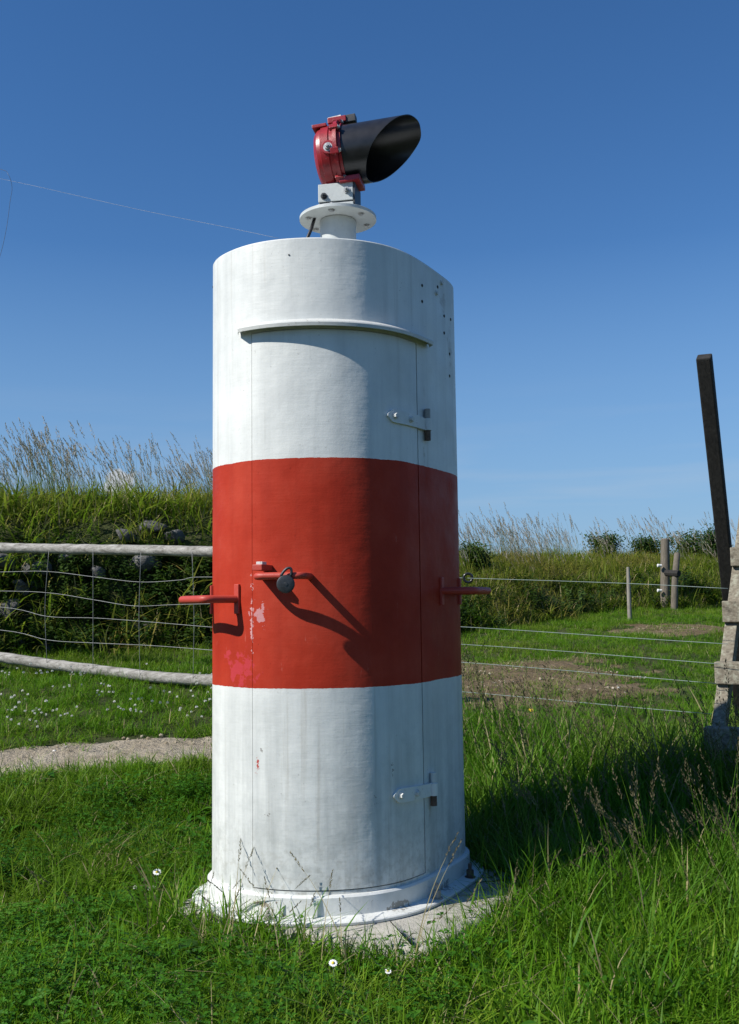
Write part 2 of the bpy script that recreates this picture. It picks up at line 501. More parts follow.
M_TOWER = mat_tower()
def mat_trim(name, base, rusty=.5):
    t = NT(name); P = t.pos()
    n = t.noise(P, 14, 5); n2 = t.noise(P, 60, 5, .65)
    c = t.ramp(n, [(.3, tuple(x * .86 for x in base)), (.7, base)])
    c = t.mix(t.math('MULTIPLY', t.remap(n2, .60, .72), rusty), c, (.15, .095, .06))
    return t.principled(c, .5, t.bump(n2, .25, .004), spec=.4)
M_TRIM = mat_trim('white_trim_paint', (.70, .71, .68), .45)
M_TRIM2 = mat_trim('chipped_white_paint', (.60, .61, .58), .95)
M_RED = mat_trim('red_handle_paint', (.46, .055, .035), .35)
M_RUST = simple('rusty_steel', (.11, .07, .05), .8, .4, 40, .2, .5, 120)
M_KNUCK = mat_trim('rust_streaked_paint', (.32, .30, .27), 1.0)
M_DARK = simple('dark_hole_disc', (.02, .02, .02), .9)
M_GREYP = mat_trim('pale_grey_paint', (.50, .53, .52), .25)
M_BLACK = simple('black_gloss_paint', (.016, .016, .018), .30, .3, 30, 0, .08, 30)
def mat_lamp_red():
    t = NT('lamp_red_paint'); P = t.pos(); n = t.noise(P, 35, 5)
    c = t.ramp(n, [(.3, (.22, .010, .016)), (.7, (.34, .016, .022))])
    c = t.mix(t.remap(t.noise(P, 85, 4), .66, .74, 0, .8), c, (.55, .4, .38))
    return t.principled(c, .38, t.bump(t.noise(P, 160, 3), .15, .003))
M_LRED = mat_lamp_red()
M_STEEL = simple('galvanised_bolt', (.42, .42, .41), .45, .25, 60, .7)
M_IRON = simple('dark_iron', (.055, .058, .062), .5, .3, 50, .5)

def mat_plinth():
    t = NT('plinth_paint'); P = t.pos()
    n = t.noise(P, 14, 5); n2 = t.noise(P, 60, 5, .65)
    c = t.ramp(n, [(.3, (.58, .59, .56)), (.7, (.70, .71, .68))])
    c = t.mix(t.math('MULTIPLY', t.remap(n2, .62, .72), .5), c, (.2, .16, .11))
    for (qx, qy, a, b, col) in ((264, 905, .09, .05, (.16, .11, .05)), (262, 884, .07, .03, (.22, .17, .07)), (300, 893, .16, .016, (.2, .15, .07)), (400, 905, .12, .03, (.22, .2, .16)), (445, 885, .1, .05, (.16, .15, .14))):
        k = patch_at(t, P, spt(*surf(qx, qy, .02), .03), (a, a, b), 55, .62)
        c = t.mix(t.math('MULTIPLY', k, .8), c, col)
    return t.principled(c, .5, t.bump(n2, .3, .004), spec=.4)
M_PLINTH = mat_plinth()

# ------------------------------------------------------------------ tower
tower = empty('light_tower', (CEN[0], CEN[1], Z_SLAB))
tag(tower, 'tall white steel light tower with a broad red band standing on the concrete slab', 'tower')

SH0, ZH0 = surf(240, 331); SH1, ZH1 = surf(427, 337)
_, Z_HOOD = surf(335, 326)
Z_D0, Z_D1 = Z_PL + .012, Z_HOOD - .012
GAP = .0055 / MPS

def shell_grid(ss, zs, off):
    v = [spt(s, z, off) for z in zs for s in ss]
    n = len(ss); f = [(j * n + i, j * n + i + 1, (j + 1) * n + i + 1, (j + 1) * n + i) for j in range(len(zs) - 1) for i in range(n - 1)]
    return v, f

def make_body():
    mb = MB()
    a, b = S_L, S_R
    # outside of the door, around the back
    rest = list(np.linspace(b, a + NSEC, 150)); dr = list(np.linspace(a, b, 70))
    zs = list(np.linspace(Z_PL - .1, Z_TOP - .006, 60))
    mb.add(*shell_grid(rest, zs, 0))
    mb.add(*shell_grid(dr, list(np.linspace(Z_D1, Z_TOP - .006, 14)), 0))
    mb.add(*shell_grid(dr, [Z_PL - .1, Z_D0], 0))
    # recess behind the door
    zin = [Z_D0, (Z_D0 + Z_D1) / 2, Z_D1]
    mb.add(*shell_grid(dr, zin, -.03))
    for s in (a, b):
        mb.add([spt(s, Z_D0, 0), spt(s, Z_D1, 0), spt(s, Z_D1, -.03), spt(s, Z_D0, -.03)], [(0, 1, 2, 3)])
    for z in (Z_D0, Z_D1):
        n = len(dr)
        mb.add([spt(s, z, 0) for s in dr] + [spt(s, z, -.03) for s in dr], [(i, i + 1, n + i + 1, n + i) for i in range(n - 1)])
    # rolled top edge and roof plate
    al = [i * NSEC / 220 for i in range(220)]
    n = 220; v = []
    for off, z in ((0, Z_TOP - .006), (-.003, Z_TOP - .001), (-.008, Z_TOP), (-.03, Z_TOP - .001)):
        v += [spt(s, z, off) for s in al]
    f = [(r * n + i, r * n + (i + 1) % n, (r + 1) * n + (i + 1) % n, (r + 1) * n + i) for r in range(3) for i in range(n)]
    f.append(tuple(3 * n + i for i in range(n)))
    mb.add(v, f)
    me = bpy.data.meshes.new('shell'); me.from_pydata(mb.v, [], mb.f)
    bm = bmesh.new(); bm.from_mesh(me)
    bmesh.ops.remove_doubles(bm, verts=bm.verts, dist=.0002)
    bmesh.ops.recalc_face_normals(bm, faces=bm.faces)
    for p in bm.faces: p.smooth = True
    for e in bm.edges:
        if len(e.link_faces) != 2 or e.calc_face_angle(0) > .6: e.smooth = False
    bm.to_mesh(me); bm.free()
    return link('shell', me, M_TOWER, tower)
make_body()

def curved_panel(s0, s1, z0, z1, o0, o1, ns, nz):
    mb = MB(); ss = np.linspace(s0, s1, ns); zs = np.linspace(z0, z1, nz)
    v, f = shell_grid(ss, zs, o1); v2, f2 = shell_grid(ss, zs, o0)
    n = len(v); mb.add(v + v2, f + [tuple(n + i for i in reversed(q)) for q in f2])
    idx = lambda j, i: j * ns + i
    ring = [idx(0, i) for i in range(ns)] + [idx(j, ns - 1) for j in range(1, nz)] + [idx(nz - 1, i) for i in range(ns - 2, -1, -1)] + [idx(j, 0) for j in range(nz - 2, 0, -1)]
    m = len(ring)
    mb.f += [(ring[k], n + ring[k], n + ring[(k + 1) % m], ring[(k + 1) % m]) for k in range(m)]
    return mb
curved_panel(S_L + GAP * .8, S_R - GAP * 2.4, Z_D0 + .005, Z_D1 - .003, -.012, .003, 60, 30).build('door', M_TOWER, tower, auto=.6)

# drip hood above the door: swept angle profile
def sweep_profile(s0, s1, zfun, prof, n, name, mat, parent, taper=0.0):
    v = []; k = len(prof)
    for i in range(n):
        u = i / (n - 1); s = s0 + (s1 - s0) * u
        e = min(1.0, min(u, 1 - u) / taper) if taper else 1.0
        for (o, z) in prof: v.append(spt(s, zfun(u) + z, max(o * (.25 + .75 * e), -.02) if o > 0 else o))
    f = [(i * k + j, i * k + (j + 1) % k, (i + 1) * k + (j + 1) % k, (i + 1) * k + j) for i in range(n - 1) for j in range(k)]
    f += [tuple(range(k)), tuple((n - 1) * k + j for j in range(k))]
    return MB().add(v, f).build(name, mat, parent, auto=.5)
sweep_profile(SH0, SH1, lambda u: Z_HOOD, [(-.01, .028), (.004, .030), (.044, .010), (.047, .004), (.045, -.010), (.039, -.010), (.037, .0), (-.01, .016)], 70, 'drip_hood', M_TRIM2, tower, .03)

# plinth ring and base flange
def ring_profile(prof, name, mat, n=240):
    al = [i * NSEC / n for i in range(n)]; k = len(prof); v = []
    for (o, z) in prof: v += [spt(s, z, o) for s in al]
    f = [(r * n + i, r * n + (i + 1) % n, ((r + 1) % k) * n + (i + 1) % n, ((r + 1) % k) * n + i) for r in range(k) for i in range(n)]
    return MB().add(v, f).build(name, mat, tower, auto=.5)
ring_profile([(-.02, Z_PL), (.012, Z_PL - .002), (.019, Z_PL - .010), (.020, Z_SLAB + .02), (-.02, Z_SLAB + .02)], 'plinth_ring', M_PLINTH)
ring_profile([(.015, Z_SLAB + .022), (.080, Z_SLAB + .016), (.084, Z_SLAB + .012), (.082, Z_SLAB + .002), (.015, Z_SLAB + .002)], 'base_flange', M_PLINTH)

def hexbolt(parent, base, up, r, h, mat, name='bolt', stud=True):
    up = Vector(up).normalized(); ref = up.orthogonal().normalized()
    mb = MB().revolve(base, up, ref, [(0, r * 1.45), (r * .25, r * 1.45)], 16)
    mb.revolve(Vector(base) + up * (r * .25), up, ref, [(0, r), (h * .5, r), (h * .55, r * .9)], 6)
    if stud: mb.revolve(Vector(base) + up * (r * .25 + h * .5), up, ref, [(0, r * .5), (h * .5, r * .5), (h * .55, r * .4)], 10)
    return mb.build(name, mat, parent, auto=.5)
for px, py in ((437, 893), (470, 869), (268, 908)):
    s, _ = surf(px, py, .055)
    hexbolt(tower, spt(s, Z_SLAB + .017, .055), (0, 0, 1), .017 if px > 300 else .013, .055 if px > 300 else .03, M_RUST if px == 470 else M_KNUCK)
for k in (.55, .68, .82):
    hexbolt(tower, spt(NSEC * k, Z_SLAB + .017, .055), (0, 0, 1), .017, .055, M_TRIM2)

# hinges
def hinge(strap_px, knuckle_px, drop):
    (ax, ay), (kx, ky0, ky1) = strap_px, knuckle_px
    s1, zt = surf(kx, ky0); _, zb = surf(kx, ky1); s0, za = surf(ax, ay)
    zm = (zt + zb) / 2; mb = MB(); n = 12
    h = MB(); v = []
    for i in range(n):
        u = i / (n - 1); s = s0 + (s1 - s0) * u; z = za + (zm - za) * u
        hw = .026 * math.sqrt(max(.0, 1 - (1 - min(1, u / .16)) ** 2)) * (1 - .15 * u) + .004
        for o in (.003, .014):
            v.append(spt(s, z - hw, o)); v.append(spt(s, z + hw, o))
    f = []
    for i in range(n - 1):
        a, b = i * 4, (i + 1) * 4
        f += [(a, a + 1, b + 1, b), (a + 2, b + 2, b + 3, a + 3), (a, b, b + 2, a + 2), (a + 1, a + 3, b + 3, b + 1)]
    f += [(0, 2, 3, 1), ((n - 1) * 4, (n - 1) * 4 + 1, (n - 1) * 4 + 3, (n - 1) * 4 + 2)]
    strap = h.add(v, f).build('hinge_strap', M_TRIM, tower, auto=.6)
    for u in (.14, .5):
        s = s0 + (s1 - s0) * u
        hexbolt(strap, spt(s, za + (zm - za) * u, .014), snrm(s), .011, .02, M_TRIM2, 'bolt', False)
    L = (zt - zb) / 3; c = spt(s1, 0, .016)
    for i, m in enumerate((M_RUST, M_TRIM, M_KNUCK)):
        z0 = zb + L * i + .002; g = .0 if i != 1 else .004
        MB().revolve((c.x, c.y, z0 - g), (0, 0, 1), (1, 0, 0), [(0, .0135 if i != 1 else .0185), (L - .004 + 2 * g, .0135 if i != 1 else .0185)], 18).build('hinge_knuckle', m if drop or i != 2 else M_TRIM2, tower, auto=.6)
    MB().box(spt(s1 + .022 / MPS, zm, .006), stan(s1) * .022, snrm(s1) * .006, Vector((0, 0, (zt - zb) * .44))).build('hinge_plate', M_TRIM, tower, .002)
hinge((386, 415), (424, 409, 441), True)
hinge((392, 796), (430, 772, 806), False)

# grab handles: U-shaped bars on small plates
def handle(s0, s1, z, p, r, flat=False):
    n0, n1 = snrm(s0), snrm(s1); A, B = spt(s0, z), spt(s1, z)
    d = ((n0 + n1) / 2).normalized()
    A2, B2 = A + d * p, B + d * p
    pts = []
    def arc(c0, c1, c2, k=6, rad=.035):
        a = (c0 - c1).normalized() * rad; b = (c2 - c1).normalized() * rad
        return [c1 + a * (1 - t) ** 2 + b * t * t for t in [i / k for i in range(k + 1)]]
    pts = [A - n0 * .004] + arc(A, A2, B2) + arc(A2, B2, B) + [B - n1 * .004]
    h = MB().tube(pts, r, 12).build('handle', M_RED, tower, smooth=False, auto=.8)
    for s, n, P in ((s0, n0, A), (s1, n1, B)):
        if flat: break
        MB().box(P + n * .005, stan(s) * .014, n * .006, Vector((0, 0, .062))).build('mounting_plate', M_RED, h, .003)
    return h
s_a, z_a = surf(238, 599)
handle(s_a - .24 / MPS, s_a, z_a, .152, .0165)
s_b, z_b = surf(441, 591)
handle(s_b, s_b + .24 / MPS, z_b, .15, .0165)
s_c, z_c = surf(264, 577); s_d, _ = surf(310, 577)
H_MID = handle(s_c, s_d, z_c, .115, .0145, True)
sm, zm_ = surf(268, 573)
MB().box(spt(sm, z_c + .036, .05), stan(sm) * .022, snrm(sm) * .05, Vector((0, 0, .012))).build('hasp_lug', M_RED, tower, .003)
MB().box(spt(sm, z_c + .054, .06), stan(sm) * .014, snrm(sm) * .02, Vector((0, 0, .006))).build('hasp_lug', M_TRIM2, tower, .002)

# bolt holes as raised discs, the shade inside given by near-black colour
for px, py in ((422, 285.5), (422, 301.5), (437.5, 287), (444, 316), (444, 333), (450.5, 319.5), (449.5, 354), (449.5, 376), (208 + 5, 287), (289, 255), (385, 597)):
    s, z = surf(px, py)
    w = .012 if px > 400 else .006
    MB().revolve(spt(s, z, .0), snrm(s), (0, 0, 1), [(0, w * .6), (.0022, w * .6), (.0026, w * .3)], 12).build('bolt_hole_disc', M_DARK if px != 385 else M_TRIM, tower, auto=.5)
for px, py in ((436, 293), (441, 283)):
    s, z = surf(px, py); hexbolt(tower, spt(s, z, 0), snrm(s), .009, .014, M_TRIM2, 'bolt', False)

# pedestal and mounting disc on the roof
LC = Vector((-.132, 4.62, 0))
ped = MB().revolve((LC.x, LC.y, Z_TOP - .004), (0, 0, 1), (1, 0, 0), [(0, .086), (.278, .086)], 40).build('pedestal', M_GREYP, tower, auto=.5)
Z_DISC = 3.177
disc = MB().revolve((LC.x, LC.y, Z_DISC), (0, 0, 1), (1, 0, 0), [(0, .178), (.002, .183), (.016, .183), (.018, .18)], 56).build('mounting_disc', M_GREYP, tower, auto=.5)
for k in range(6):
    a = math.radians(20 + 60 * k)
    b = Vector((LC.x + .145 * math.cos(a), LC.y + .145 * math.sin(a), Z_DISC))
    hexbolt(disc, b, (0, 0, -1), .011, .012, M_STEEL, 'bolt', False)
    hexbolt(disc, b + Vector((0, 0, .018)), (0, 0, 1), .011, .02, M_STEEL, 'bolt', False)
MB().tube([(LC.x - .11, LC.y - .04, Z_DISC + .0), (LC.x - .125, LC.y - .06, Z_DISC - .06), (LC.x - .16, LC.y - .09, Z_DISC - .16), (LC.x - .17, LC.y - .10, Z_TOP)], .008, 8).build('cable', M_BLACK, tower, smooth=True)
hexbolt(tower, at(291, 238, 4.2) * 1.0 if False else Vector((-.34, 4.2, Z_TOP - .001)), (0, 0, 1), .016, .02, M_TRIM2, 'bolt', False)

# ------------------------------------------------------------------ lantern
AZ = math.radians(11)
ax = Vector((math.cos(AZ), -math.sin(AZ), .07)).normalized()         # where the visor points
bx_ = Vector((math.sin(AZ), math.cos(AZ), 0)).normalized()            # away from the viewer
uz = ax.cross(bx_).normalized()
if uz.z < 0: uz = -uz
Z_B0, Z_B1 = Z_DISC + .018, 3.335
lan = empty('signal_lantern', (LC.x, LC.y, Z_B0))
tag(lan, 'red signal lantern with a long black visor mounted on top of the tower', 'lantern')
axh = Vector((ax.x, ax.y, 0)).normalized()
bc = LC + axh * .005
MB().box((bc.x, bc.y, Z_B0 + .022), axh * .086, bx_ * .075, Vector((0, 0, .022))).build('bracket_base', M_GREYP, lan, .003)
MB().box((bc.x, bc.y, Z_B0 + .0485), axh * .078, bx_ * .068, Vector((0, 0, .0045))).build('gasket', M_IRON, lan)
br = MB().box((bc.x, bc.y, (Z_B0 + .053 + Z_B1) / 2), axh * .084, bx_ * .073, Vector((0, 0, (Z_B1 - Z_B0 - .053) / 2))).build('bracket', M_GREYP, lan, .003)
for i, dz in ((-.055, .080), (.055, .10), (-.05, .02), (.06, .012)):
    hexbolt(br, bc + axh * i - bx_ * .075 + Vector((0, 0, Z_B0 + dz)), -bx_, .011, .024, M_STEEL if i > 0 else M_IRON, 'bolt')
HC = Vector((LC.x, LC.y, 3.495)) + axh * .047                         # centre of the visor joint
house = MB().revolve(HC, ax, uz, [(-.142, .02), (-.141, .09), (-.134, .118), (-.118, .136), (-.10, .141), (-.098, .147), (-.06, .149), (-.058, .143), (-.036, .145), (-.034, .164), (-.016, .166), (-.014, .150), (0.0, .150)], 48).build('housing', M_LRED, lan, auto=.55)
for k in range(8):
    a = 2 * math.pi * k / 8 + .25
    r_ = uz * math.cos(a) - bx_ * math.sin(a)
    MB().box(HC + r_ * .163 - ax * .027, ax * .020, ax.cross(r_) * .014, r_ * .010).build('clamp_lug', M_LRED, house, .003)
    hexbolt(house, HC + r_ * .160 - ax * .006, ax, .008, .014, M_STEEL, 'bolt', False)
for k, (a, r0) in enumerate(((-.06, .147), (-.06, .147))):
    sg = -1 if k == 0 else 1
    r_ = bx_ * sg
    hexbolt(house, HC + r_ * r0 + ax * a - uz * .012, r_, .015, .02, M_STEEL, 'trunnion_bolt')
    MB().revolve(HC + r_ * (r0 - .006) + ax * a - uz * .012, r_, uz, [(0, .033), (.007, .033), (.009, .03)], 24).build('trunnion_boss', M_LRED, house, auto=.5)
# ribs and hinge on top of the housing
MB().box(HC - ax * .09 + uz * .145, ax * .045, bx_ * .012, uz * .018).build('rib', M_LRED, house, .003)
MB().box(HC - ax * .105 - bx_ * .05 + uz * .128, ax * .035, bx_ * .045, uz * .008).build('rib', M_LRED, house, .003)
MB().box(HC - ax * .03 + uz * .178, ax * .045, bx_ * .03, uz * .014).build('hinge_lug', M_LRED, house, .003)
MB().tube([HC - ax * .075 + uz * .196, HC - ax * .012 + uz * .200], .012, 10).build('hinge_pin', M_STEEL, house, auto=.5)
MB().box(HC + ax * .030 + uz * .178, ax * .030, bx_ * .022, uz * .018).build('hinge_leaf', M_IRON, house, .003)
MB().box(HC - ax * .05 - uz * .158, ax * .055, bx_ * .05, uz * .022).build('foot', M_LRED, house, .004)
MB().box(HC + ax * .018 - uz * .150 - bx_ * .02, ax * .05, bx_ * .07, uz * .014).build('lower_clamp', M_LRED, house, .005)
MB().box(bc + axh * .089 + Vector((0, 0, Z_B0 + .075)), axh * .004, bx_ * .070, Vector((0, 0, .07))).build('added_dark_plate', M_IRON, lan, .002)  # dark plate added over the bracket's right face to make it darker
# lens disc
MB().revolve(HC, ax, uz, [(.004, .128), (.012, .11), (.02, .06), (.022, .01)], 32).build('lens', simple('lamp_lens', (.05, .06, .06), .08, .1), lan, auto=.8)
# visor: rolled sheet, cut obliquely, lip longest high on the far side
def make_visor():
    n, m = 112, 14; r0, r1 = .141, .139; v = []; th = .004
    la = np.radians([-220, -180, -145, -110, -75, -35, 0, 45, 80, 110, 140, 180, 215, 250])  # measured outline of the cut
    lv = [.21, .115, .092, .106, .147, .237, .3125, .36, .356, .29, .21, .115, .092, .106]
    tt = np.linspace(-math.pi, math.pi, 361); yy = np.interp(tt, la, lv)
    kk = np.hanning(43); kk /= kk.sum(); yy = np.convolve(np.r_[yy[-22:-1], yy, yy[1:22]], kk, 'valid')
    def L(t):
        return float(np.interp((t + math.radians(25) + math.pi) % (2 * math.pi) - math.pi, tt, yy))
    for rr in (0, 1):
        for j in range(m):
            for k in range(n):
                t = 2 * math.pi * k / n
                dr = uz * math.cos(t) + bx_ * math.sin(t)
                u = j / (m - 1)
                v.append(HC + ax * (-.002 + u * L(t)) + dr * ((r0 + (r1 - r0) * u) - rr * th))
    f = []
    for rr in (0, 1):
        o = rr * m * n
        for j in range(m - 1):
            for k in range(n):
                q = (o + j * n + k, o + j * n + (k + 1) % n, o + (j + 1) * n + (k + 1) % n, o + (j + 1) * n + k)
                f.append(q if rr == 0 else q[::-1])
    o = m * n
    for j in (0, m - 1):
        for k in range(n): f.append((j * n + k, j * n + (k + 1) % n, o + j * n + (k + 1) % n, o + j * n + k))
    return MB().add(v, f).build('visor', M_BLACK, lan, auto=.7)
make_visor()

# ------------------------------------------------------------------ padlock
dmid = ((snrm(s_c) + snrm(s_d)) / 2).normalized()
A_, B_ = spt(s_c, z_c), spt(s_d, z_c)
hb = A_.lerp(B_, .78) + dmid * .115                                   # on the handle's bar
tdir = (B_ - A_).normalized()
pl = empty('padlock', hb + Vector((0, 0, -.07)))
tag(pl, 'round dark padlock hanging from the red handle on the door', 'padlock')
pc = hb + Vector((0, 0, -.034)) - tdir * .018 + dmid * .022
body_ax = (dmid * .9 + tdir * .3).normalized()
lk = MB().revolve(pc, body_ax, (0, 0, 1), [(-.014, .026), (-.012, .033), (-.008, .036), (.008, .036), (.012, .033), (.014, .026), (.015, .01)], 32).build('lock_body', M_IRON, pl, auto=.6)
sh = []
side = Vector((0, 0, 1)).cross(body_ax).normalized()
for i in range(13):
    a = math.pi * (i / 12)
    sh.append(pc + Vector((0, 0, .030)) + side * (.019 * math.cos(a)) + Vector((0, 0, .034 * math.sin(a))) + tdir * (.014 * math.sin(a)))
MB().tube(sh, .0055, 10).build('shackle', M_IRON, pl, smooth=True)
MB().revolve(pc + body_ax * .0145, body_ax, (0, 0, 1), [(0, .008), (.002, .007)], 14).build('keyhole_cover', M_IRON, pl, auto=.5)

# ------------------------------------------------------------------ concrete slab
def mat_concrete():
    t = NT('weathered_concrete'); P = t.pos()
    n = t.noise(P, 5, 6, .65); n2 = t.noise(P, 45, 5, .65); n3 = t.noise(P, 160, 3)
    c = t.ramp(n, [(.28, (.28, .27, .23)), (.5, (.42, .40, .345)), (.72, (.52, .50, .44))])
    c = t.mix(t.remap(n2, .55, .7, 0, .6), c, (.17, .165, .12))
    c = t.mix(t.math('MULTIPLY', t.remap(t.noise(P, 11, 5), .58, .68), .55), c, (.10, .11, .05))
    return t.principled(c, .92, t.bump(t.math('ADD', n2, t.math('MULTIPLY', n3, .5)), .6, .012), spec=.2)
SLAB = [(-.86, 4.30), (.19, 3.70), (.76, 4.70), (-.31, 5.32)]
def make_slab():
    poly = []
    for i in range(4):
        a, b = np.array(SLAB[i]), np.array(SLAB[(i + 1) % 4])
        n = np.array([(b - a)[1], -(b - a)[0]]); n /= np.linalg.norm(n)
        for k in range(24):
            u = k / 24
            jag = .018 * math.sin(u * 37 + i * 2) * math.sin(u * 11 + i) + RNG.normal() * .006
            cut = -.05 * max(0, 1 - min(u, 1 - u) * 14)
            p = a * (1 - u) + b * u + n * (jag + cut)
            poly.append(p)
    n = len(poly); c = np.mean(poly, axis=0); v = []
    for (k, z) in ((1.02, -.12), (1.012, .03), (1.0, Z_SLAB - .022), (.985, Z_SLAB - .004), (.965, Z_SLAB), (.55, Z_SLAB)):
        for p in poly:
            q = c + (p - c) * k
            v.append((q[0], q[1], z + (RNG.normal() * .004 if k > .97 else 0)))
    f = [(r * n + i, r * n + (i + 1) % n, (r + 1) * n + (i + 1) % n, (r + 1) * n + i) for r in range(5) for i in range(n)]
    f.append(tuple(5 * n + i for i in range(n)))
    o = MB().add(v, f).build('concrete_slab', mat_concrete(), None, smooth=True)
    tag(o, 'weathered concrete slab with broken edges under the tower', 'slab')
make_slab()
SLC = np.mean(SLAB, axis=0)
def in_slab(x, y, grow=1.0):
    ins = np.ones_like(x, bool)
    for i in range(4):
        a, b = (np.array(SLAB[k % 4]) for k in (i, i + 1))
        a, b = SLC + (a - SLC) * grow, SLC + (b - SLC) * grow
        ins &= ((b[0] - a[0]) * (y - a[1]) - (b[1] - a[1]) * (x - a[0])) > 0
    return ins

# ------------------------------------------------------------------ wood
def mat_wood(name, a, b, grain=(4, 4, 4), dark=.5):
    t = NT(name); co = t.n('TexCoord').outputs['Object']
    P = t.vscale(co, grain)
    n = t.noise(P, 6, 6, .6, .6); n2 = t.noise(P, 30, 5, .6); n3 = t.noise(co, 5, 5, .6)
    c = t.ramp(n, [(.3, a), (.7, b)])
    c = t.mix(t.remap(n2, .55, .72, 0, dark), c, tuple(x * .3 for x in a))
    c = t.mix(t.remap(n3, .58, .75, 0, .5), c, tuple(x * .6 for x in a))
    return t.principled(c, .85, t.bump(t.math('ADD', n, n2), .5, .006), spec=.2)
M_POLE = mat_wood('silvered_pole', (.15, .14, .12), (.44, .425, .39), (.5, 5, 5), .9)
M_POST = mat_wood('grey_post_wood', (.10, .085, .065), (.20, .175, .14), (9, 9, 1.2))
M_TAR = mat_wood('dark_tarred_wood', (.020, .019, .018), (.045, .042, .038), (9, 9, 1.5), .3)
def mat_lichen():
    t = NT('lichened_board'); P = t.pos()
    n = t.noise(P, 30, 6, .65); n2 = t.noise(t.vscale(P, (6, 30, 30)), 3, 5)
    c = t.ramp(n2, [(.3, (.14, .12, .088)), (.7, (.27, .24, .185))])
    c = t.mix(t.remap(n, .50, .62, 0, .8), c, (.33, .325, .25))
    c = t.mix(t.remap(t.noise(P, 18, 4), .6, .7, 0, .7), c, (.08, .07, .055))
    return t.principled(c, .9, t.bump(t.math('ADD', n, n2), .6, .006), spec=.15)
M_LICH = mat_lichen()
M_WIRE = simple('galvanised_wire', (.22, .23, .225), .55, .25, 30, .3)
M_ROPE = simple('pale_green_fence_wire', (.24, .30, .28), .6, .15, 40)
M_WHITE = simple('white_plastic', (.75, .75, .72), .5, .1)

def log(pts, rad, n=14, seed=0):
    """round pole along pts with knots and wobble"""
    rnd = random.Random(seed); pts = [Vector(p) for p in pts]
    fine = []
    for i in range(len(pts) - 1):
        for k in range(8): fine.append(pts[i].lerp(pts[i + 1], k / 8))
    fine.append(pts[-1])
    # smooth the corners
    for _ in range(3):
        fine = [fine[0]] + [(fine[i - 1] + fine[i] * 2 + fine[i + 1]) / 4 for i in range(1, len(fine) - 1)] + [fine[-1]]
    rs = [rad * (1 + .025 * rnd.uniform(-1, 1) + (.10 if rnd.random() < .10 else 0)) for _ in fine]
    fine = [p + Vector((0, 0, rnd.uniform(-1, 1) * rad * .05)) for p in fine]
    mb = MB().tube(fine, rs, n)
    return mb

def curve_pts(pts, k=8):
    """catmull-rom through 3D points"""
    P = [Vector(p) for p in pts]; P = [P[0] * 2 - P[1]] + P + [P[-1] * 2 - P[-2]]; out = []
    for i in range(1, len(P) - 2):
        for j in range(k):
            t = j / k
            out.append(.5 * (2 * P[i] + (P[i + 1] - P[i - 1]) * t + (2 * P[i - 1] - 5 * P[i] + 4 * P[i + 1] - P[i + 2]) * t * t + (3 * P[i] - P[i - 1] - 3 * P[i + 1] + P[i + 2]) * t ** 3))
    out.append(P[-2]); return out

# ------------------------------------------------------------------ left pole fence
def fd(px): return 10.1 + (9.0 - 10.1) * px / 210.0                    # distance of the fence behind a pixel column
pf = empty('pole_fence', (-3.0, 9.7, float(height(-3.0, 9.7))))
tag(pf, 'fence of two pale round poles with wire mesh between them, left of the tower', 'fence')
log([at(x, y, fd(x)) for x, y in ((-130, 540), (0, 548), (60, 549), (130, 550), (210, 551.5), (330, 553))], .050, 14, 1).build('rail', M_POLE, pf, smooth=True)
log([at(x, y, fd(x)) for x, y in ((-130, 645), (0, 657), (50, 664.5), (100, 670.5), (150, 677), (210, 680.5), (330, 690))], .052, 14, 2).build('rail', M_POLE, pf, smooth=True)
for pts in (((-130, 575), (0, 572), (47, 571.5), (95, 577), (140, 582), (180, 580), (205, 577), (330, 580)),
            ((-130, 590), (0, 591), (50, 593), (95, 600), (135, 606), (180, 604.5), (330, 601)),
            ((-130, 600), (0, 607), (48, 616.5), (95, 618), (150, 622), (210, 627), (330, 636)),
            ((-130, 622), (0, 630), (48, 640), (95, 643), (150, 645.5), (210, 650), (330, 660))):
    MB().tube(curve_pts([at(x, y, fd(x) - .06) for x, y in pts], 6), .0027, 6).build('wire', M_WIRE, pf, smooth=True)
for x, y0, y1, l in ((47, 549, 663, 2), (93, 550, 670, 0), (140, 551, 676, 1), (193, 552, 680, -1), (-20, 549, 656, 0), (240, 553, 684, 0)):
    MB().tube(curve_pts([at(x + l, y0, fd(x) - .063), at(x - l, (y0 + y1) / 2, fd(x) - .066), at(x, y1, fd(x) - .063)], 5), .0022, 5).build('stay_wire', M_WIRE, pf, smooth=True)
for x in (-75, 335):
    b = at(x, 700, fd(x)); gz = float(height(b.x, b.y + .06))
    MB().revolve((b.x, b.y + .10, gz - .2), (0, 0, 1), (1, 0, 0), [(0, .065), (1.5, .06), (1.52, .05)], 14).build('post', M_POST, pf, auto=.6)

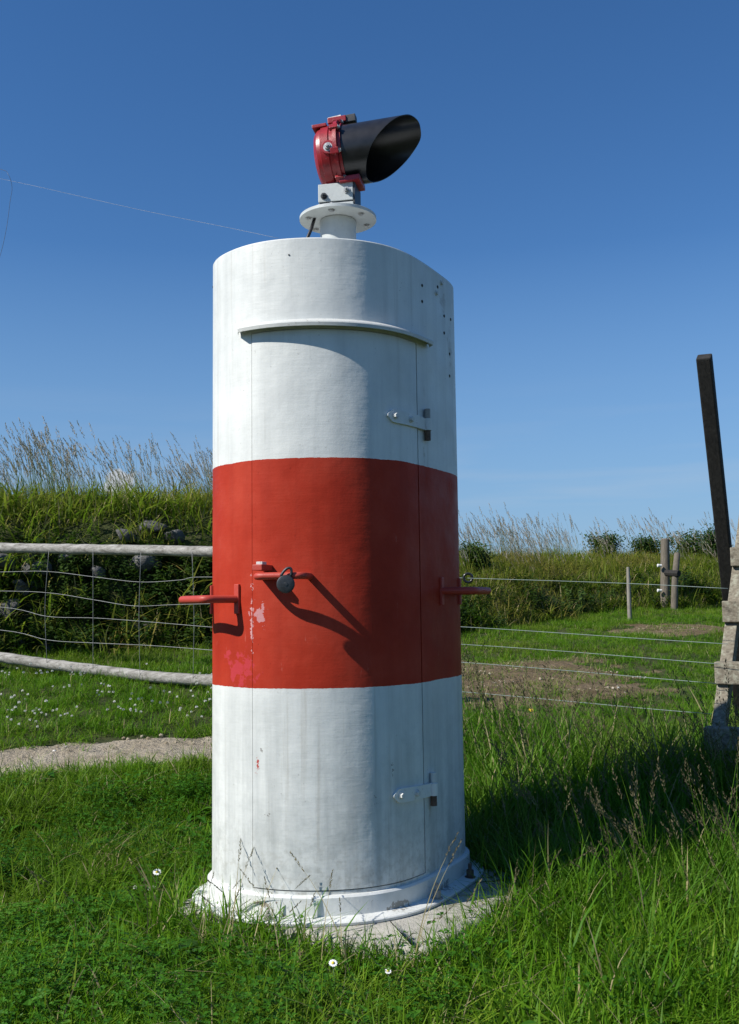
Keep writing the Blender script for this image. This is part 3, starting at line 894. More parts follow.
# ------------------------------------------------------------------ right wire fence
wf = empty('wire_fence', (1.3, 6.5, float(height(1.3, 6.5))))
tag(wf, 'thin five-strand wire fence running from behind the tower to the stile', 'fence')
def wd(px): return 6.9 + (6.2 - 6.9) * (px - 465) / 225.0
strands = (((330, 573), (465, 578), (560, 581), (640, 584), (728, 588.5)),
           ((330, 620), (465, 627), (560, 633), (640, 638.5), (728, 644)),
           ((330, 637), (465, 644.5), (560, 651), (640, 657.5), (720, 664)),
           ((330, 654), (465, 662.5), (560, 670), (640, 677), (716, 683.5)),
           ((330, 681), (465, 692), (560, 700.5), (640, 708), (712, 714)))
for st in strands:
    MB().tube(curve_pts([at(x, y, wd(x)) for x, y in st], 6), .0019, 6).build('wire', M_ROPE, wf, smooth=True)
rc = at(468, 578, wd(468))
MB().tube([rc + Vector((.03 * math.cos(a), .0, .03 * math.sin(a))) for a in [2 * math.pi * i / 18 for i in range(19)]], .009, 8).build('insulator_ring', M_BLACK, wf, smooth=True)
bp = at(330, 690, wd(330)); gz = float(height(bp.x, bp.y))
MB().revolve((bp.x, bp.y + .05, gz - .2), (0, 0, 1), (1, 0, 0), [(0, .06), (1.62, .055), (1.64, .045)], 14).build('post', M_POST, wf, auto=.6)

# ------------------------------------------------------------------ stile
cross = Vector((.88, -.47, 0)).normalized()
over = Vector((.47, .88, 0)).normalized()
stile = empty('ladder_stile', (2.1, 6.1, float(height(2.1, 6.1))))
tag(stile, 'wooden ladder stile with a dark slanting hand post at the right edge', 'stile')
def beam(p0, p1, wa, wb, ref, name, mat, bev=.006):
    p0, p1 = Vector(p0), Vector(p1); d = (p1 - p0).normalized()
    a = (Vector(ref) - d * Vector(ref).dot(d)).normalized(); b = d.cross(a)
    return MB().box((p0 + p1) / 2, d * ((p1 - p0).length / 2), a * wa, b * wb).build(name, mat, stile, bev)
n0 = at(709, 812, 6.02); n1 = at(751, 478, 6.95)
n0 = n0 + (n0 - n1).normalized() * .1
h1 = at(704, 356, 6.45); hm = at(727, 572, 7.25)
h0 = hm + (hm - h1).normalized() * 1.75
hpost_mat = M_TAR
for k in (0, .92):
    o = cross * k
    up_ = (Vector(n1) - Vector(n0)).normalized()
    beam(n0 + o, n1 + o, .038, .055, cross, 'stringer', M_LICH)
    beam(h0 + o, h1 + o, .047, .045, cross, 'hand_post', M_TAR, .01)
for px, py, hw, m in ((733, 557, .062, M_LICH), (725, 611.5, .068, M_LICH), (717.5, 672.5, .068, M_LICH), (707, 737.5, .066, M_LICH)):
    t = (py - 812) / (478 - 812); Y = 6.02 + (6.95 - 6.02) * t - .09
    p = at(px, py, Y)
    MB().box(p + cross * .50, cross * .51, over * .055, Vector((0, 0, hw))).build('step', m, stile, .008)

# ------------------------------------------------------------------ posts by the far bank
def gnd(px, Y):
    x = at(px, 600, Y).x
    return Vector((x, Y, float(height(x, Y))))
g1 = gnd(664, 18.3); p1 = empty('fence_post', g1)
tag(p1, 'tall grey fence post with two white insulators before the far bank', 'fence post')
top = at(665, 538.5, 18.3)
MB().tube([g1 - Vector((0, 0, .3)), g1.lerp(top, .5) + Vector((.01, 0, 0)), top - Vector((0, 0, .02)), top], [.088, .085, .08, .06], 12).build('post', M_POST, p1, auto=.7)
for y in (565.5, 590.5):
    c = at(660.5, y, 18.2)
    MB().revolve(c + Vector((.02, 0, 0)), (-1, 0, 0), (0, 0, 1), [(0, .022), (.05, .026), (.055, .03), (.075, .03), (.08, .02)], 10).build('insulator', M_WHITE, p1, auto=.6)
g2 = gnd(672.5, 18.0); p2 = empty('leaning_post', g2)
tag(p2, 'short leaning grey post beside the tall fence post, joined by a cross rail', 'fence post')
t2 = at(677, 552.5, 18.0)
MB().tube([g2 - Vector((0, 0, .3)), g2.lerp(t2, .5), t2 - Vector((0, 0, .03)), t2], [.062, .06, .055, .035], 12).build('post', M_POST, p2, auto=.7)
MB().tube([at(666, 573, 18.12), at(679, 573.5, 17.9)], .06, 8).build('cross_rail', M_TAR, p2, auto=.7)
g3 = gnd(629, 16.5); p3 = empty('fence_stake', g3)
tag(p3, 'thin weathered stake standing left of the two fence posts', 'stake')
MB().tube([g3 - Vector((0, 0, .2)), g3.lerp(at(628, 567, 16.5), .5), at(628, 567, 16.5)], [.036, .034, .026], 10).build('stake_shaft', mat_wood('pale_stake', (.2, .18, .15), (.33, .31, .27), (9, 9, 1)), p3, auto=.7)
g4 = gnd(724, 19.0); p4 = empty('fence_stake', g4)
tag(p4, 'grey stake just showing between the slanting hand post and the stile', 'stake')
MB().tube([g4 - Vector((0, 0, .2)), at(723, 556, 19.0)], [.06, .05], 10).build('stake_shaft', M_POST, p4, auto=.7)

# ------------------------------------------------------------------ overhead wire
ow = empty('overhead_wire', Vector((-.34, 4.2, Z_TOP)))
tag(ow, 'thin overhead wire rising from the tower top towards the left edge', 'wire')
w0 = at(279, 238.3, 4.22)
MB().tube(curve_pts([w0, at(220, 226, 4.4), at(134, 208.5, 4.66), at(30, 185, 5.0), at(-60, 166, 5.3)], 6), .0006, 5).build('wire', M_WIRE, ow, smooth=True)
MB().tube(curve_pts([at(-40, 158, 5.2), at(0, 169, 5.05), at(8, 174, 5.0), at(12, 187, 5.0), at(10, 202, 5.0), at(6.5, 228, 5.0), at(0, 256, 5.0), at(-14, 300, 5.0)], 6), .0010, 5).build('loose_end', M_IRON, ow, smooth=True)

# ------------------------------------------------------------------ foliage materials
def mat_blade(name, cols, tip, trans=.38, rough=.5, patch=None):
    """thin leaf: colour varies by blade, by tuft and by place; light passes through"""
    t = NT(name); P = t.pos()
    rnd = t.n('Attribute', attribute_name='rnd').outputs['Fac']
    hgt = t.n('Attribute', attribute_name='hgt').outputs['Fac']
    obj = t.n('ObjectInfo').outputs['Random']
    big = t.noise(P, .9, 1, .6)
    k = t.math('ADD', t.math('MULTIPLY', rnd, .5), t.math('ADD', t.math('MULTIPLY', obj, .25), t.math('MULTIPLY', t.remap(big, .3, .7), .25)))
    n = len(cols)
    c = t.ramp(k, [(.12 + .76 * i / (n - 1), q) for i, q in enumerate(cols)])
    c = t.mix(t.math('MULTIPLY', t.math('POWER', hgt, 3.0), .6), c, tip)
    if patch is not None:
        c = t.mix(t.remap(t.noise(P, .55, 1.5, .6), .48, .68, 0, .75), c, patch)
    p = t.n('BsdfPrincipled', {'Base Color': c, 'Roughness': rough, 'Specular IOR Level': .14})
    tr = t.n('BsdfTranslucent', {'Color': t.mix(.35, c, (.13, .30, .012))})
    mx = t.n('MixShader', {0: trans, 1: p.outputs[0], 2: tr.outputs[0]})
    t.t.links.new(mx.outputs[0], t.out.inputs[0])
    return t.m

M_LAWN = mat_blade('lawn_blades', [(.036, .110, .005), (.072, .195, .007), (.125, .26, .010), (.22, .29, .03)], (.15, .28, .016), rough=.5, patch=(.17, .22, .022))
M_TALL = mat_blade('tall_blades', [(.032, .105, .005), (.06, .18, .008), (.10, .235, .012), (.19, .27, .045)], (.14, .25, .03), patch=(.15, .19, .03))
M_BANK = mat_blade('bank_blades', [(.085, .155, .010), (.14, .22, .016), (.22, .26, .026), (.36, .30, .08)], (.34, .32, .07), trans=.5, patch=(.33, .24, .07))
M_SEED = mat_blade('seed_heads', [(.22, .18, .125), (.32, .275, .21), (.42, .375, .30), (.48, .44, .36)], (.44, .40, .33), trans=.25, rough=.7)
M_SEEDD = mat_blade('dark_seed_heads', [(.06, .05, .028), (.095, .08, .045), (.14, .12, .07), (.20, .17, .10)], (.14, .12, .075), trans=.2, rough=.7)
M_LEAF = mat_blade('weed_leaves', [(.02, .075, .006), (.035, .12, .008), (.055, .165, .012), (.09, .2, .02)], (.06, .17, .012), trans=.3, rough=.42)
M_DLEAF = mat_blade('bank_weed_leaves', [(.014, .034, .006), (.026, .055, .010), (.042, .08, .014), (.07, .105, .022)], (.055, .09, .016), trans=.25, rough=.5)  # greens kept dark to stand in for the shade on the bank face
M_STRAW = mat_blade('straw', [(.20, .17, .08), (.27, .23, .11), (.36, .31, .17)], (.34, .30, .17), trans=.2, rough=.6)
M_FLOWER = mat_blade('clover_petals', [(.55, .53, .47), (.66, .65, .60), (.74, .73, .69)], (.7, .66, .62), trans=.2, rough=.6)

class Clump:
    def __init__(s): s.v, s.f, s.r, s.h, s.m = [], [], [], [], []
    def ribbon(s, pts, ws, side, r, hs, mat=0):
        b = len(s.v); n = len(pts)
        for i, (p, w) in enumerate(zip(pts, ws)):
            if i == n - 1: s.v.append(tuple(p)); s.r.append(r); s.h.append(hs[i])
            else:
                for sg in (-1, 1):
                    s.v.append(tuple(p + side * (w * sg / 2))); s.r.append(r); s.h.append(hs[i])
        for i in range(n - 2):
            a = b + 2 * i; s.f.append((a, a + 1, a + 3, a + 2)); s.m.append(mat)
        a = b + 2 * (n - 2); s.f.append((a, a + 1, a + 2)); s.m.append(mat)
    def poly(s, pts, r, h, mat=0):
        b = len(s.v)
        for p in pts: s.v.append(tuple(p)); s.r.append(r); s.h.append(h)
        s.f.append(tuple(range(b, b + len(pts)))); s.m.append(mat)
    def obj(s, name, mats):
        me = bpy.data.meshes.new(name); me.from_pydata(s.v, [], s.f)
        for k, d in (('rnd', s.r), ('hgt', s.h)):
            a = me.attributes.new(k, 'FLOAT', 'POINT'); a.data.foreach_set('value', np.array(d, np.float32))
        for m in mats: me.materials.append(m)
        me.polygons.foreach_set('material_index', np.array(s.m, np.int32))
        me.polygons.foreach_set('use_smooth', [True] * len(me.polygons))
        return bpy.data.objects.new(name, me)

def blade(c, rg, base, h, w, lean, bend, az, r, mat=0, seg=4, hb=0.0):
    d = Vector((math.cos(az), math.sin(az), 0)); tw = az + math.pi / 2 + rg.uniform(-.7, .7)
    side = Vector((math.cos(tw), math.sin(tw), 0)); pts, ws, hs = [], [], []
    for i in range(seg + 1):
        t = i / seg
        pts.append(base + d * (h * (lean * t + bend * t * t)) + Vector((0, 0, h * (t - .45 * bend * t * t - .12 * lean * t))))
        ws.append(w * (1 - t ** 1.7) * (.75 + .5 * min(1, t * 3)) + .0006); hs.append(hb + t * (1 - hb))
    c.ribbon(pts, ws, side, r, hs, mat)
    return pts

def grass_clump(seed, n, R, h0, h1, w, bendmax, straw=0.0, seeds=0, wind=(0, 0)):
    rg = random.Random(seed); c = Clump()
    for i in range(n):
        a = rg.uniform(0, 6.283); q = R * math.sqrt(rg.random())
        az = rg.uniform(0, 6.283)
        base = Vector((q * math.cos(a), q * math.sin(a), -.015))
        h = rg.uniform(h0, h1) * (1 - .3 * q / R)
        m = 1 if rg.random() < straw else 0
        blade(c, rg, base, h, w * rg.choice((.6, .8, 1.0, 1.2, 1.7)), rg.uniform(0, .35), rg.uniform(.05, bendmax), az, rg.random(), m)
    return c

def seed_head(c, rg, p, d, L, r, mat, spread=.22, n=26, size=.012):
    """loose panicle: many small scales along the top of the stem"""
    for i in range(n):
        t = i / n; az = rg.uniform(0, 6.283)
        wdt = spread * L * math.sin(math.pi * min(1, .15 + t * .85)) * rg.uniform(.2, 1)
        q = p + d * (L * t) + Vector((math.cos(az), math.sin(az), .3)) * wdt
        u = (d + Vector((math.cos(az), math.sin(az), 0)) * .5).normalized() * size * rg.uniform(.8, 1.6)
        v = u.cross(Vector((rg.uniform(-1, 1), rg.uniform(-1, 1), rg.uniform(-1, 1)))).normalized() * size * .32
        c.poly([q - u * .5, q + v, q + u, q - v], (r + rg.random()) / 2, .5, mat)

def seed_clump(seed, n, R, h0, h1, lean, leandir, head=.2, spread=.2, stem_w=.0026, blades=6, size=.012):
    rg = random.Random(seed); c = Clump()
    for i in range(n):
        a = rg.uniform(0, 6.283); q = R * math.sqrt(rg.random())
        az = leandir + rg.uniform(-.8, .8)
        h = rg.uniform(h0, h1); base = Vector((q * math.cos(a), q * math.sin(a), -.02)); r = rg.random()
        pts = blade(c, rg, base, h, stem_w * 1.5, lean * rg.uniform(.3, 1), lean * rg.uniform(.3, 1.2), az, r, 0, 6)
        d = (pts[-1] - pts[-2]).normalized(); L = head * h
        seed_head(c, rg, pts[-1] - d * L * .45, d, L, r, 1, spread, int(20 + 12 * rg.random()), size)
    for i in range(blades):
        a = rg.uniform(0, 6.283); q = R * math.sqrt(rg.random())
        blade(c, rg, Vector((q * math.cos(a), q * math.sin(a), -.02)), rg.uniform(h0, h1) * .55, .005, rg.uniform(0, .3), rg.uniform(.1, .8), rg.uniform(0, 6.28), rg.random(), 0)
    return c

def leaf_clump(seed, n, R, h0, h1, size, stems=True):
    """low broad-leaved weeds: round folded leaves on short stalks"""
    rg = random.Random(seed); c = Clump()
    for i in range(n):
        a = rg.uniform(0, 6.283); q = R * math.sqrt(rg.random()); r = rg.random()
        h = rg.uniform(h0, h1); base = Vector((q * math.cos(a), q * math.sin(a), 0))
        az = rg.uniform(0, 6.283); top_ = base + Vector((math.cos(az) * h * .35, math.sin(az) * h * .35, h))
        if stems: c.ribbon([base, base.lerp(top_, .5), top_], [.002, .002, .001], Vector((1, 0, 0)), r, [0, .3, .6])
        for k in range(3):
            b = az + k * 2.094 + rg.uniform(-.3, .3); s = size * rg.uniform(.7, 1.3)
            d = Vector((math.cos(b), math.sin(b), rg.uniform(-.25, .45))).normalized()
            sd = d.cross(Vector((0, 0, 1))).normalized(); up = Vector((0, 0, 1)) * s * .18
            c.poly([top_, top_ + d * s * .45 + sd * s * .42 + up, top_ + d * s, top_ + d * s * .5], r, .3)
            c.poly([top_, top_ + d * s * .5, top_ + d * s, top_ + d * s * .45 - sd * s * .42 + up], r, .3)
    return c

def nettle_clump(seed, n, R, h0, h1, size):
    """upright leafy stems"""
    rg = random.Random(seed); c = Clump()
    for i in range(n):
        a = rg.uniform(0, 6.283); q = R * math.sqrt(rg.random()); r = rg.random()
        h = rg.uniform(h0, h1); base = Vector((q * math.cos(a), q * math.sin(a), 0)); az = rg.uniform(0, 6.283)
        top_ = base + Vector((math.cos(az) * h * .25, math.sin(az) * h * .25, h))
        c.ribbon([base, base.lerp(top_, .5), top_], [.006, .005, .002], Vector((1, 0, 0)), r, [0, .3, .6])
        for k in range(14):
            t = .15 + .85 * k / 14; b = rg.uniform(0, 6.283); s = size * rg.uniform(.6, 1.3) * (1.2 - .6 * t)
            p = base.lerp(top_, t); d = Vector((math.cos(b), math.sin(b), rg.uniform(-.4, .5))).normalized()
            sd = d.cross(Vector((0, 0, 1))).normalized()
            c.poly([p, p + d * s * .4 + sd * s * .27, p + d * s, p + d * s * .4 - sd * s * .27], (r + rg.random()) / 2, .3)
    return c

def flower_clump(seed, n, R, h0, h1, size):
    """clover heads on thin stalks"""
    rg = random.Random(seed); c = Clump()
    for i in range(n):
        a = rg.uniform(0, 6.283); q = R * math.sqrt(rg.random()); r = rg.random()
        h = rg.uniform(h0, h1); base = Vector((q * math.cos(a), q * math.sin(a), 0)); top_ = base + Vector((rg.uniform(-.02, .02), rg.uniform(-.02, .02), h))
        c.ribbon([base, base.lerp(top_, .5), top_], [.002, .002, .001], Vector((1, 0, 0)), r, [0, .3, .6], 1)
        for k in range(16):
            z = 1 - 2 * (k + .5) / 16 * .85; ph = k * 2.4; rr = math.sqrt(max(0, 1 - z * z))
            d = Vector((rr * math.cos(ph), rr * math.sin(ph), z)); sd = d.orthogonal().normalized() * size * .3
            c.poly([top_ + d * size * .15, top_ + d * size * .6 + sd, top_ + d * size, top_ + d * size * .6 - sd], rg.random(), .4, 0)
    return c

# ------------------------------------------------------------------ scattering
def scatter(name, label, cat, clumps, mats, pts, scale, tilt=.12, idx=None, rotz=None, zoff=0.0):
    """one plant-cover object: tufts instanced on points that lie on the ground"""
    coll = bpy.data.collections.new(name + '_tufts')
    for i, c in enumerate(clumps): coll.objects.link(c.obj('%s_tuft' % name, mats))
    n = len(pts)
    me = bpy.data.meshes.new(name); me.vertices.add(n)
    pts = pts.copy(); pts[:, 2] += zoff
    me.vertices.foreach_set('co', pts.astype(np.float32).ravel())
    rot = np.zeros((n, 3), np.float32)
    rot[:, 0] = RNG.normal(size=n) * tilt; rot[:, 1] = RNG.normal(size=n) * tilt
    rot[:, 2] = RNG.uniform(0, 6.283, n) if rotz is None else RNG.normal(size=n) * rotz
    a = me.attributes.new('rot', 'FLOAT_VECTOR', 'POINT'); a.data.foreach_set('vector', rot.ravel())
    a = me.attributes.new('scl', 'FLOAT', 'POINT'); a.data.foreach_set('value', np.asarray(scale, np.float32))
    a = me.attributes.new('pick', 'INT', 'POINT'); a.data.foreach_set('value', (RNG.integers(0, len(clumps), n) if idx is None else idx).astype(np.int32))
    o = bpy.data.objects.new(name, me); COL.objects.link(o)
    for m in mats: me.materials.append(m)
    ng = bpy.data.node_groups.new(name, 'GeometryNodeTree')
    ng.interface.new_socket('Geometry', in_out='INPUT', socket_type='NodeSocketGeometry')
    ng.interface.new_socket('Geometry', in_out='OUTPUT', socket_type='NodeSocketGeometry')
    N = ng.nodes.new; L = ng.links.new
    gi, go = N('NodeGroupInput'), N('NodeGroupOutput')
    ip = N('GeometryNodeInstanceOnPoints'); ci = N('GeometryNodeCollectionInfo')
    ci.inputs['Collection'].default_value = coll
    ci.inputs['Separate Children'].default_value = True
    ci.inputs['Reset Children'].default_value = True
    ip.inputs['Pick Instance'].default_value = True
    def attr(nm, ty):
        q = N('GeometryNodeInputNamedAttribute'); q.data_type = ty; q.inputs['Name'].default_value = nm
        return q.outputs['Attribute']
    L(gi.outputs[0], ip.inputs['Points']); L(ci.outputs[0], ip.inputs['Instance'])
    L(attr('pick', 'INT'), ip.inputs['Instance Index'])
    L(attr('rot', 'FLOAT_VECTOR'), ip.inputs['Rotation']); L(attr('scl', 'FLOAT'), ip.inputs['Scale'])
    L(ip.outputs[0], go.inputs[0])
    md = o.modifiers.new('tufts', 'NODES'); md.node_group = ng
    tag(o, label, cat, kind='stuff')
    return o

def sample(xr, yr, dens, keep, peak):
    """points on the ground; peak = tufts per square metre where dens is 1"""
    A = (xr[1] - xr[0]) * (yr[1] - yr[0]); n = int(A * peak)
    x = RNG.uniform(*xr, n); y = RNG.uniform(*yr, n)
    k = (np.abs(x) < y * .42 + .9)
    k &= ~in_slab(x, y, keep)
    d = dens(x, y); k &= RNG.random(n) < d
    x, y = x[k], y[k]
    return np.stack([x, y, height(x, y)], 1)

def off_bare(x, y, soft=.35):
    p = np.clip(-path_mask(x, y) / soft + .35, 0, 1); q = np.clip(-dirt_mask(x, y) / soft + .4, 0, 1)
    return np.minimum(p, q)
def bank_s(x, y): return y - bank_base(x) - .25 * wob(x, 0 * y, .9)
# tall rank grass behind and right of the tower, up to the wire fence
def rank(x, y):
    fence_y = 6.9 - (x - .66) * .53
    a = sst(.25, .8, x) * sst(4.1, 4.7, y) * (1 - sst(fence_y - .15, fence_y + .55, y))
    return np.clip(a * (.75 + .5 * wob(x, y, 1.5, 4)), 0, 1)

V = 5
lawn_c = [grass_clump(100 + i, 36, .10, .07, .17, .0050, 1.5, .02) for i in range(V)]
lawn_c += [grass_clump(120 + i, 32, .10, .10, .25, .0046, 1.3, .07) for i in range(3)]
# near lawn
d = lambda x, y: off_bare(x, y) * (1 - .35 * rank(x, y))
P1 = sample((-3.6, 3.6), (2.7, 6.6), d, .985, 340)
s1 = (.75 + .5 * RNG.random(len(P1))) * (1 + .28 * wob(P1[:, 0], P1[:, 1], 1.6, 7)) * (1 + .25 * sst(0, .6, P1[:, 0]))
scatter('lawn_grass', 'lush green grass covering the ground around the concrete slab', 'grass', lawn_c, [M_LAWN, M_STRAW], P1, s1)
# middle distance
d = lambda x, y: off_bare(x, y) * (1 - sst(.0, .5, bank_s(x, y)))
P2 = sample((-6.5, 8.5), (6.3, 19.5), d, 1, 115)
s2 = (.55 + .5 * RNG.random(len(P2))) * (1 - .25 * sst(-.3, 1.0, P2[:, 0]) * sst(6.5, 8.5, P2[:, 1]))
scatter('meadow_grass', 'short green turf of the meadow beyond the fences', 'grass', lawn_c, [M_LAWN, M_STRAW], P2, s2)
# thin blades on the bare patches
d = lambda x, y: ((path_mask(x, y) > 0) * .10 + (dirt_mask(x, y) > 0) * .9 + (path_mask(x, y) > 0) * .13) * np.clip(.5 + .9 * wob(x, y, 2.6, 9), .1, 1)
P3 = sample((-6.5, 7), (5.4, 17.5), d, 1, 300)
scatter('sparse_grass', 'sparse small tufts growing on the bare path and earth', 'grass', [grass_clump(140 + i, 11, .08, .03, .12, .0045, 1.2, .55) for i in range(4)], [M_LAWN, M_STRAW], P3, .6 + .6 * RNG.random(len(P3)))
# broad-leaved weeds in the foreground
d = lambda x, y: off_bare(x, y) * np.clip(.30 + .8 * wob(x, y, 2.6, 6), .04, .8) * (1 - .8 * sst(.1, .7, x))
P4 = sample((-3.2, 3.2), (2.7, 6.2), d, 1.0, 150)
scatter('clover_leaves', 'low broad-leaved clover and weeds among the foreground grass', 'weeds', [leaf_clump(160 + i, 34, .11, .03, .13, .014) for i in range(4)], [M_LEAF], P4, .8 + .6 * RNG.random(len(P4)))
# dead straw and broad dock leaves in the lawn
def straw_clump(seed):
    rg = random.Random(seed); c = Clump()
    for i in range(7):
        a = rg.uniform(0, 6.283); q = .14 * math.sqrt(rg.random())
        blade(c, rg, Vector((q * math.cos(a), q * math.sin(a), .02)), rg.uniform(.10, .24), .0028, rg.uniform(.3, .9), rg.uniform(.5, 1.4), rg.uniform(0, 6.283), rg.random(), 0, 5)
    return c
d = lambda x, y: off_bare(x, y) * np.clip(.4 + .8 * wob(x, y, 2.2, 8), .05, 1)
P4b = sample((-3.4, 3.4), (2.7, 8), d, 1.0, 8)
scatter('dead_straw', 'dry bent straw lying among the green grass', 'grass', [straw_clump(600 + i) for i in range(5)], [M_STRAW], P4b, .7 + .6 * RNG.random(len(P4b)), .3)
def dock_clump(seed):
    rg = random.Random(seed); c = Clump()
    for i in range(7):
        az = i * .9 + rg.uniform(-.3, .3); L = rg.uniform(.07, .15); d_ = Vector((math.cos(az), math.sin(az), 0)); sd = Vector((-d_.y, d_.x, 0)); r = rg.random(); up = rg.uniform(.5, 1.1)
        pts = [d_ * (L * t) + Vector((0, 0, .03 + L * (up * t - .9 * t * t))) for t in (0, .25, .5, .75, 1)]
        ws = [.004, L * .26, L * .34, L * .24, 0]
        c.ribbon(pts, ws, sd, r, [0, .1, .2, .3, .4])
    return c
d = lambda x, y: off_bare(x, y) * (wob(x, y, 2.0, 12) > .15) * (1 - .7 * sst(.1, .7, x))
P4c = sample((-3.4, 3.4), (2.7, 7), d, 1.02, 22)
scatter('dock_leaves', 'broad flat leaves of low weeds dotted through the foreground grass', 'weeds', [dock_clump(640 + i) for i in range(4)], [M_LEAF], P4c, .7 + .7 * RNG.random(len(P4c)), .2)
# tall grass right of the tower
tall_c = [grass_clump(180 + i, 26, .10, .22, .48, .0062, .75, .06) for i in range(5)]
P5 = sample((.2, 4.2), (3.2, 7.2), lambda x, y: np.clip(rank(x, y) + .10 * sst(.45, .8, x), 0, 1), 1.0, 210)
scatter('tall_grass', 'tall rank grass in the shade between the tower and the stile', 'grass', tall_c, [M_TALL, M_STRAW], P5, (.65 + .55 * RNG.random(len(P5))) * (1 + .35 * sst(5.2, 6.2, P5[:, 1])))
# seed stalks: right of the tower, and few in the lawn
fg_seed = [seed_clump(200 + i, 6, .12, .34, .64, .25, math.pi, .22, .10, .0020, 4, .0075) for i in range(5)]
d = lambda x, y: np.clip(rank(x, y) * 1.1 + .10 * sst(.3, .8, x) * sst(3.4, 3.9, y), 0, 1) * off_bare(x, y)
P6 = sample((.2, 4.2), (3.2, 7.4), d, 1.0, 34)
scatter('seeding_grass', 'brown seeding grass stems beside and behind the tower', 'grass', fg_seed, [M_TALL, M_SEEDD], P6, (.7 + .5 * RNG.random(len(P6))) * (1 + .25 * sst(5.2, 6.2, P6[:, 1])), .1, None, .9)
# a few fine stems in front of the flange and on the slab edge
E0 = np.array([[-.66, 3.98, 0], [-.57, 3.90, 0], [-.50, 3.86, 0], [-.38, 3.80, 0], [-.30, 3.77, 0], [-.15, 3.70, 0], [.05, 3.62, 0], [.12, 3.60, 0],
               [.50, 4.05, 0], [.56, 4.2, 0], [.62, 4.12, 0], [.45, 3.95, 0], [-.9, 4.1, 0], [-1.1, 4.0, 0], [-.72, 4.02, 0]])
E0[:, 2] = height(E0[:, 0], E0[:, 1])
scatter('edge_stems', 'fine dry grass stems rising in front of the tower base', 'grass', [seed_clump(230 + i, 3, .06, .24, .42, .35, 1.0, .22, .05, .0018, 7, .0055) for i in range(5)], [M_STRAW, M_SEEDD], E0, .8 + .5 * RNG.random(len(E0)), .1)
# fringe overhanging the slab's edge
fr = []
for i in range(4):
    a, b = np.array(SLAB[i]), np.array(SLAB[(i + 1) % 4]); L_ = np.linalg.norm(b - a); nn = np.array([(b - a)[1], -(b - a)[0]]) / L_
    for u in np.arange(0, 1, .016):
        if RNG.random() < .95: fr.append(a + (b - a) * (u + RNG.normal() * .01) + nn * (.02 + .05 * RNG.random()))
fr = np.array(fr); FP = np.c_[fr, height(fr[:, 0], fr[:, 1])]
scatter('slab_fringe', 'longer grass leaning over the edge of the concrete slab', 'grass', [grass_clump(250 + i, 24, .07, .10, .27, .005, .9, .08) for i in range(4)], [M_LAWN, M_STRAW], FP, (.7 + .5 * RNG.random(len(FP))) * np.where((FP[:, 0] < -.3) & (FP[:, 1] < 4.4), 1.45, 1.0))
# clover heads before the pole fence and a few near ones
d = lambda x, y: off_bare(x, y) * sst(7.2, 7.8, y) * (1 - sst(9.2, 9.8, y)) * (x < -.6) * np.clip(.55 - .25 * (x + 2.5) + .5 * wob(x, y, 1.8, 2), .08, 1)
P7 = sample((-5.2, -.5), (7, 10), d, 1, 22)
d = lambda x, y: off_bare(x, y) * (x < .6) * .05
P7 = np.r_[P7, sample((-3, 1), (3.2, 7), d, 1, 12)]
scatter('clover_flowers', 'small white clover heads scattered in the turf before the pole fence', 'flowers', [flower_clump(270 + i, 4, .16, .06, .15, .0115) for i in range(4)], [M_FLOWER, M_LEAF], P7, .8 + .5 * RNG.random(len(P7)))

# ------------------------------------------------------------------ bank cover
bank_c = [grass_clump(300 + i, 26, .20, .16, .44, .010, 1.3, .12) for i in range(5)]
d = lambda x, y: sst(-.35, .1, bank_s(x, y)) * (1 - sst(3.4, 4.2, bank_s(x, y))) * (1 - .55 * (x < -.5) * sst(0.0, .3, bank_s(x, y)) * (1 - sst(.75, 1.1, bank_s(x, y))))
P8 = sample((-7.5, 10.5), (9, 24), d, 1, 40)
s8 = .7 + .5 * RNG.random(len(P8))
s8 *= np.where(P8[:, 0] < 0, 1.5, 1.0)
scatter('bank_grass', 'rough olive grass covering the bank behind the fences', 'grass', bank_c, [M_BANK, M_STRAW], P8, s8)
# leafy weeds on the face of the left bank
d = lambda x, y: (x < 1.5) * sst(-.5, -.1, bank_s(x, y)) * (1 - sst(.5, .8, bank_s(x, y))) + (x >= 1.5) * .12 * sst(-.4, 0, bank_s(x, y)) * (1 - sst(.7, 1.1, bank_s(x, y)))
P9 = sample((-7.5, 9), (9, 20), d, 1, 80)
scatter('bank_weeds', 'leafy weeds, coloured as dark as shade, growing over the stony face of the bank', 'weeds', [nettle_clump(320 + i, 8, .16, .15, .42, .07) for i in range(5)], [M_DLEAF], P9, .7 + .6 * RNG.random(len(P9)), .3)
# seeding grass on the crest, leaning with the wind
bank_seed = [seed_clump(340 + i, 9, .24, .60, 1.10, .22, math.pi, .20, .07, .0038, 5, .015) for i in range(6)]
d = lambda x, y: sst(.7, 1.3, bank_s(x, y)) * (1 - sst(3.2, 4.0, bank_s(x, y))) * np.clip(.45 + 1.0 * wob(x, y, 1.3, 1), .08, 1) * np.where(x > 4.2, .35, 1)
P10 = sample((-7.5, 10.5), (9, 24), d, 1, 27)
scatter('crest_grass', 'tall pale seeding grass along the crest of the bank', 'grass', bank_seed, [M_BANK, M_SEED], P10, (.55 + .5 * RNG.random(len(P10))) * (1 + .25 * wob(P10[:, 0], P10[:, 1], 1.1, 6)) * np.where(P10[:, 0] < -3.4, 1.12, 1), .09, None, .5)

